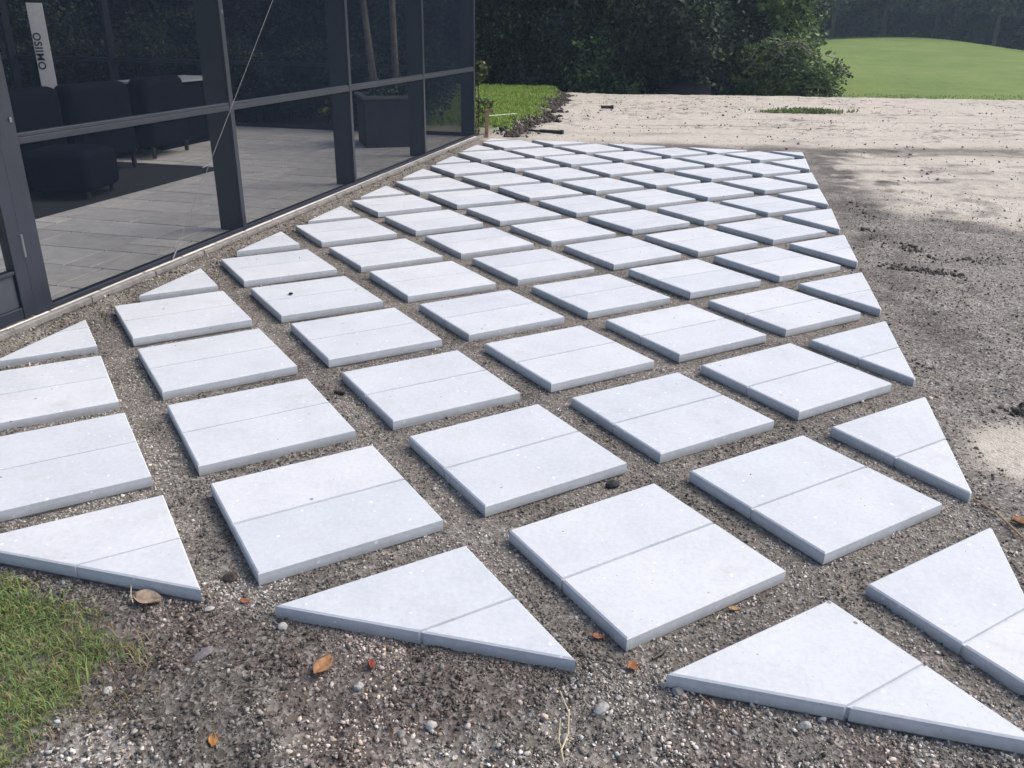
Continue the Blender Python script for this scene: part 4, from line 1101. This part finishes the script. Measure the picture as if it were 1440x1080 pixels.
def leaf(name, x, y, L, wd, rz, col, label, curl=0.35, tilt=0.0, zadd=0.0, on=None):
    """a dry leaf: curled blade with a midrib and a stalk"""
    nU, nV = 9, 5; V = []; T = []
    for i in range(nU):
        t = i / (nU - 1); w_ = wd * (math.sin(math.pi * (0.06 + 0.88 * t)) ** 0.8) * (1.0 - 0.25 * t)
        for j in range(nV):
            s = (j / (nV - 1) - 0.5) * 2
            zz = curl * wd * (s * s) * 0.9 + curl * L * 0.28 * (t - 0.45) ** 2 * 4 * 0.5 + (0.004 if abs(s) < 0.01 else 0) + rnd.uniform(-0.001, 0.001)
            V.append(((t - 0.5) * L, s * w_ * 0.5, zz)); f_ = rnd.uniform(0.75, 1.2) * (0.7 if abs(s) < 0.01 else 1)
            T.append([c * f_ for c in col])
    Fx = [(i * nV + j, i * nV + j + 1, (i + 1) * nV + j + 1, (i + 1) * nV + j) for i in range(nU - 1) for j in range(nV - 1)]
    me = np_mesh(name, V, Fx, M_DRY, True, dict(tone=np.array(T)))
    z = (gz(x, y) if on is None else on) + 0.004 + zadd
    o = link(name, me, None, (x, y, z)); o.rotation_euler = (tilt, 0.15, rz)
    o.modifiers.new('thick', 'SOLIDIFY').thickness = 0.0012
    tag(o, label, 'leaf', 'fallen leaves'); return o
SPOT = {}
def at(pxx, pyy, z):
    d = (pxx - 720) / 1184.655 * np.array(right) + (pyy - 540) / 1184.655 * np.array(down) + np.array(fwd)
    t = (z - SC[2]) / d[2]; q = SC + d * t; return float(q[0]), float(q[1])
for pxx, pyy, L, wd, rz, col, lab, tl in [
    (453, 940, 0.078, 0.044, 1.45, (0.33, 0.18, 0.09), 'large curled orange brown leaf on the gravel below the left triangular slab', 0.25),
    (521, 938, 0.036, 0.022, 1.9, (0.22, 0.05, 0.03), 'small dark red leaf right of the large orange leaf', 0.5),
    (297, 1037, 0.044, 0.026, 2.1, (0.36, 0.18, 0.06), 'small bright orange leaf near the grass at the bottom', 0.35),
    (840, 902, 0.034, 0.024, 0.2, (0.30, 0.13, 0.08), 'reddish leaf between the triangle and the big front slab', 0.1),
    (888, 943, 0.036, 0.034, 0.9, (0.27, 0.12, 0.06), 'round rusty leaf below the front corner of the big slab', 0.2),
    (1031, 861, 0.036, 0.020, 0.4, (0.36, 0.24, 0.13), 'pale tan leaf beside the right edge of the big front slab', 0.1),
    (208, 849, 0.075, 0.062, 0.2, (0.36, 0.29, 0.22), 'broad faded tan leaf below the corner of the left triangular slab', 0.1),
    (1436, 740, 0.09, 0.045, 0.3, (0.26, 0.14, 0.07), 'brown leaf at the right picture edge by a triangular slab', 0.2),
    (424, 443, 0.055, 0.035, 0.5, (0.16, 0.085, 0.05), 'small brown leaf against the lower edge of a slab', 0.3),
    (345, 851, 0.032, 0.020, 0.1, (0.33, 0.14, 0.08), 'little brick red leaf right of the broad tan leaf', 0.1)]:
    x, y = at(pxx, pyy, -0.055); leaf('fallen_leaf', x, y, L, wd, rz, col, lab, 0.35, tl)
def rock(name, pxx, pyy, s, sc3, col, label, cat='stone', seed=1, z=-0.055, mat=None, zz=None):
    g = np.random.default_rng(seed)
    me0 = MB()
    import bmesh
    bm_ = bmesh.new(); bmesh.ops.create_icosphere(bm_, subdivisions=2, radius=1)
    for v in bm_.verts:
        c = v.co.copy(); f_ = 1 + 0.35 * (float(vnoise(np.array(c.x * 1.7 + seed * 3.1), np.array(c.y * 1.7 + c.z * 2.3), seed)) - 0.5) + g.uniform(-0.06, 0.06)
        v.co = Vector((c.x * sc3[0], c.y * sc3[1], c.z * sc3[2])) * s * f_
    me_ = bpy.data.meshes.new(name); bm_.to_mesh(me_); nv = len(bm_.verts); bm_.free()
    at_ = me_.attributes.new('tone', 'FLOAT_COLOR', 'POINT')
    cc = np.array(col)[None] * g.uniform(0.85, 1.15, (nv, 1)); at_.data.foreach_set('color', np.concatenate([cc, np.ones((nv, 1))], 1).astype(np.float32).ravel())
    me_.materials.append(mat or M_STONE)
    x, y = at(pxx, pyy, z); o = link(name, me_, None, (x, y, (gz(x, y) + s * sc3[2] * 0.45) if zz is None else zz)); o.rotation_euler = (g.uniform(-0.3, 0.3), g.uniform(-0.3, 0.3), g.uniform(0, 6.28))
    return tag(o, label, cat)
LG = (0.34, 0.34, 0.33); MGY = (0.22, 0.22, 0.215)
for k_, (pxx, pyy, s, sc3, col, lab) in enumerate([
    (846, 999, 0.022, (1.2, 0.8, 0.7), LG, 'pale angular stone at bottom centre left of a twig'),
    (870, 985, 0.011, (1, 0.9, 0.8), LG, 'small blue grey stone touching the pale angular stone'),
    (953, 976, 0.018, (1.2, 1, 0.75), MGY, 'grey rounded stone under the left tip of the front right triangle'),
    (932, 968, 0.012, (0.9, 1.1, 0.8), MGY, 'small grey stone just left of the tip of the front right triangle'),
    (1132, 1023, 0.016, (1.1, 0.9, 0.7), LG, 'pale stone below the left half of the front right triangle'),
    (295, 860, 0.016, (1.1, 0.9, 0.7), LG, 'pale grey stone below the corner of the left triangle'),
    (398, 886, 0.016, (1.1, 1, 0.8), LG, 'pale stone cluster piece under the left tip of the middle triangle'),
    (505, 966, 0.015, (1, 1, 0.8), LG, 'pale round stone below the small dark red leaf'),
    (606, 1015, 0.016, (1.1, 1, 0.8), LG, 'pale round stone at the bottom left of centre'),
    (564, 1028, 0.013, (1.1, 0.9, 0.8), MGY, 'grey stone left of the pale round bottom stone'),
    (284, 924, 0.024, (1.6, 0.6, 0.5), (0.15, 0.14, 0.15), 'long dark grey stone right of the grass patch'),
    (150, 965, 0.015, (1, 0.9, 0.8), LG, 'pale stone at the right fringe of the grass'),
    (1055, 470, 0.02, (1.4, 1, 0.6), LG, 'small pale stone beside a slab in the middle of the paving')][:12]):
    rock('loose_stone', pxx, pyy, s * 0.85, sc3, col, lab, seed=400 + k_)
rock('dark_rock', 862, 687, 0.022, (1.3, 0.8, 0.8), (0.03, 0.03, 0.032), 'dark lump in the joint above the big front slab', seed=431)
rock('soil_lump', 325, 819, 0.02, (1.2, 0.9, 0.8), (0.06, 0.05, 0.045), 'dark soil lump beside the corner of the left triangular slab', 'soil', seed=433)
rock('dark_speck', 409, 414, 0.014, (1.5, 0.8, 0.5), (0.05, 0.042, 0.036), 'small dark speck of debris lying on a slab near the wall', 'debris', seed=434, z=0.0, zz=0.006)
def twig(pts, r_, label, mat=M_WOOD, name='twig', cat='twig', z=-0.055, lift=0.006):
    P = []
    for pxx, pyy in pts:
        x, y = at(pxx, pyy, z); P.append((x, y, gz(x, y) + lift + rnd.uniform(0, 0.006)))
    o = MB().tube(P, r_, 6).build(name, mat); return tag(o, label, cat)
M_STRAW = simple('straw', (0.42, 0.36, 0.25), 0.8, var=0.2)
twig([(787, 978), (800, 1003), (799, 1030), (789, 1056), (793, 1072)], 0.0022, 'long pale bent grass stem at the bottom centre', M_STRAW, 'grass_stem', 'stem', lift=0.012)
twig([(788, 1010), (786, 1040), (792, 1060)], 0.0016, 'thin straw stem beside the long bent stem', M_STRAW, 'grass_stem', 'stem', lift=0.012)
twig([(917, 932), (928, 925), (939, 914)], [0.004, 0.006, 0.003], 'dark forked twig between the big slab and right triangle', M_BLACK)
twig([(471, 555), (484, 557)], 0.008, 'short black twig in the joint left of centre', M_BLACK)
twig([(187, 828), (186, 846), (189, 858)], 0.0018, 'upright straw stem near the broad tan leaf', M_STRAW, 'grass_stem', 'stem', lift=0.02)
twig([(985, 985), (1005, 1000), (1020, 1008)], 0.0022, 'thin brown twig under the front right triangle', M_WOOD)
twig([(1368, 706), (1400, 728), (1436, 762)], 0.004, 'long thin brown twig leading to the right picture edge', M_WOOD)

# ------------------------------------------------------------------ summer haze
hz = MB().box(-40, 60, -12, 98, -2.6, 17.5).build('haze', None)
mt = bpy.data.materials.new('haze'); mt.use_nodes = True; nt = mt.node_tree
nt.nodes.remove(nt.nodes['Principled BSDF'])
pv = nt.nodes.new('ShaderNodeVolumePrincipled')
pv.inputs['Color'].default_value = (0.60, 0.80, 1.0, 1); pv.inputs['Density'].default_value = 0.0013; pv.inputs['Anisotropy'].default_value = 0.2
nt.links.new(pv.outputs[0], nt.nodes['Material Output'].inputs['Volume'])
hz.data.materials.append(mt)
tag(hz, 'pale haze in the air', kind='stuff')
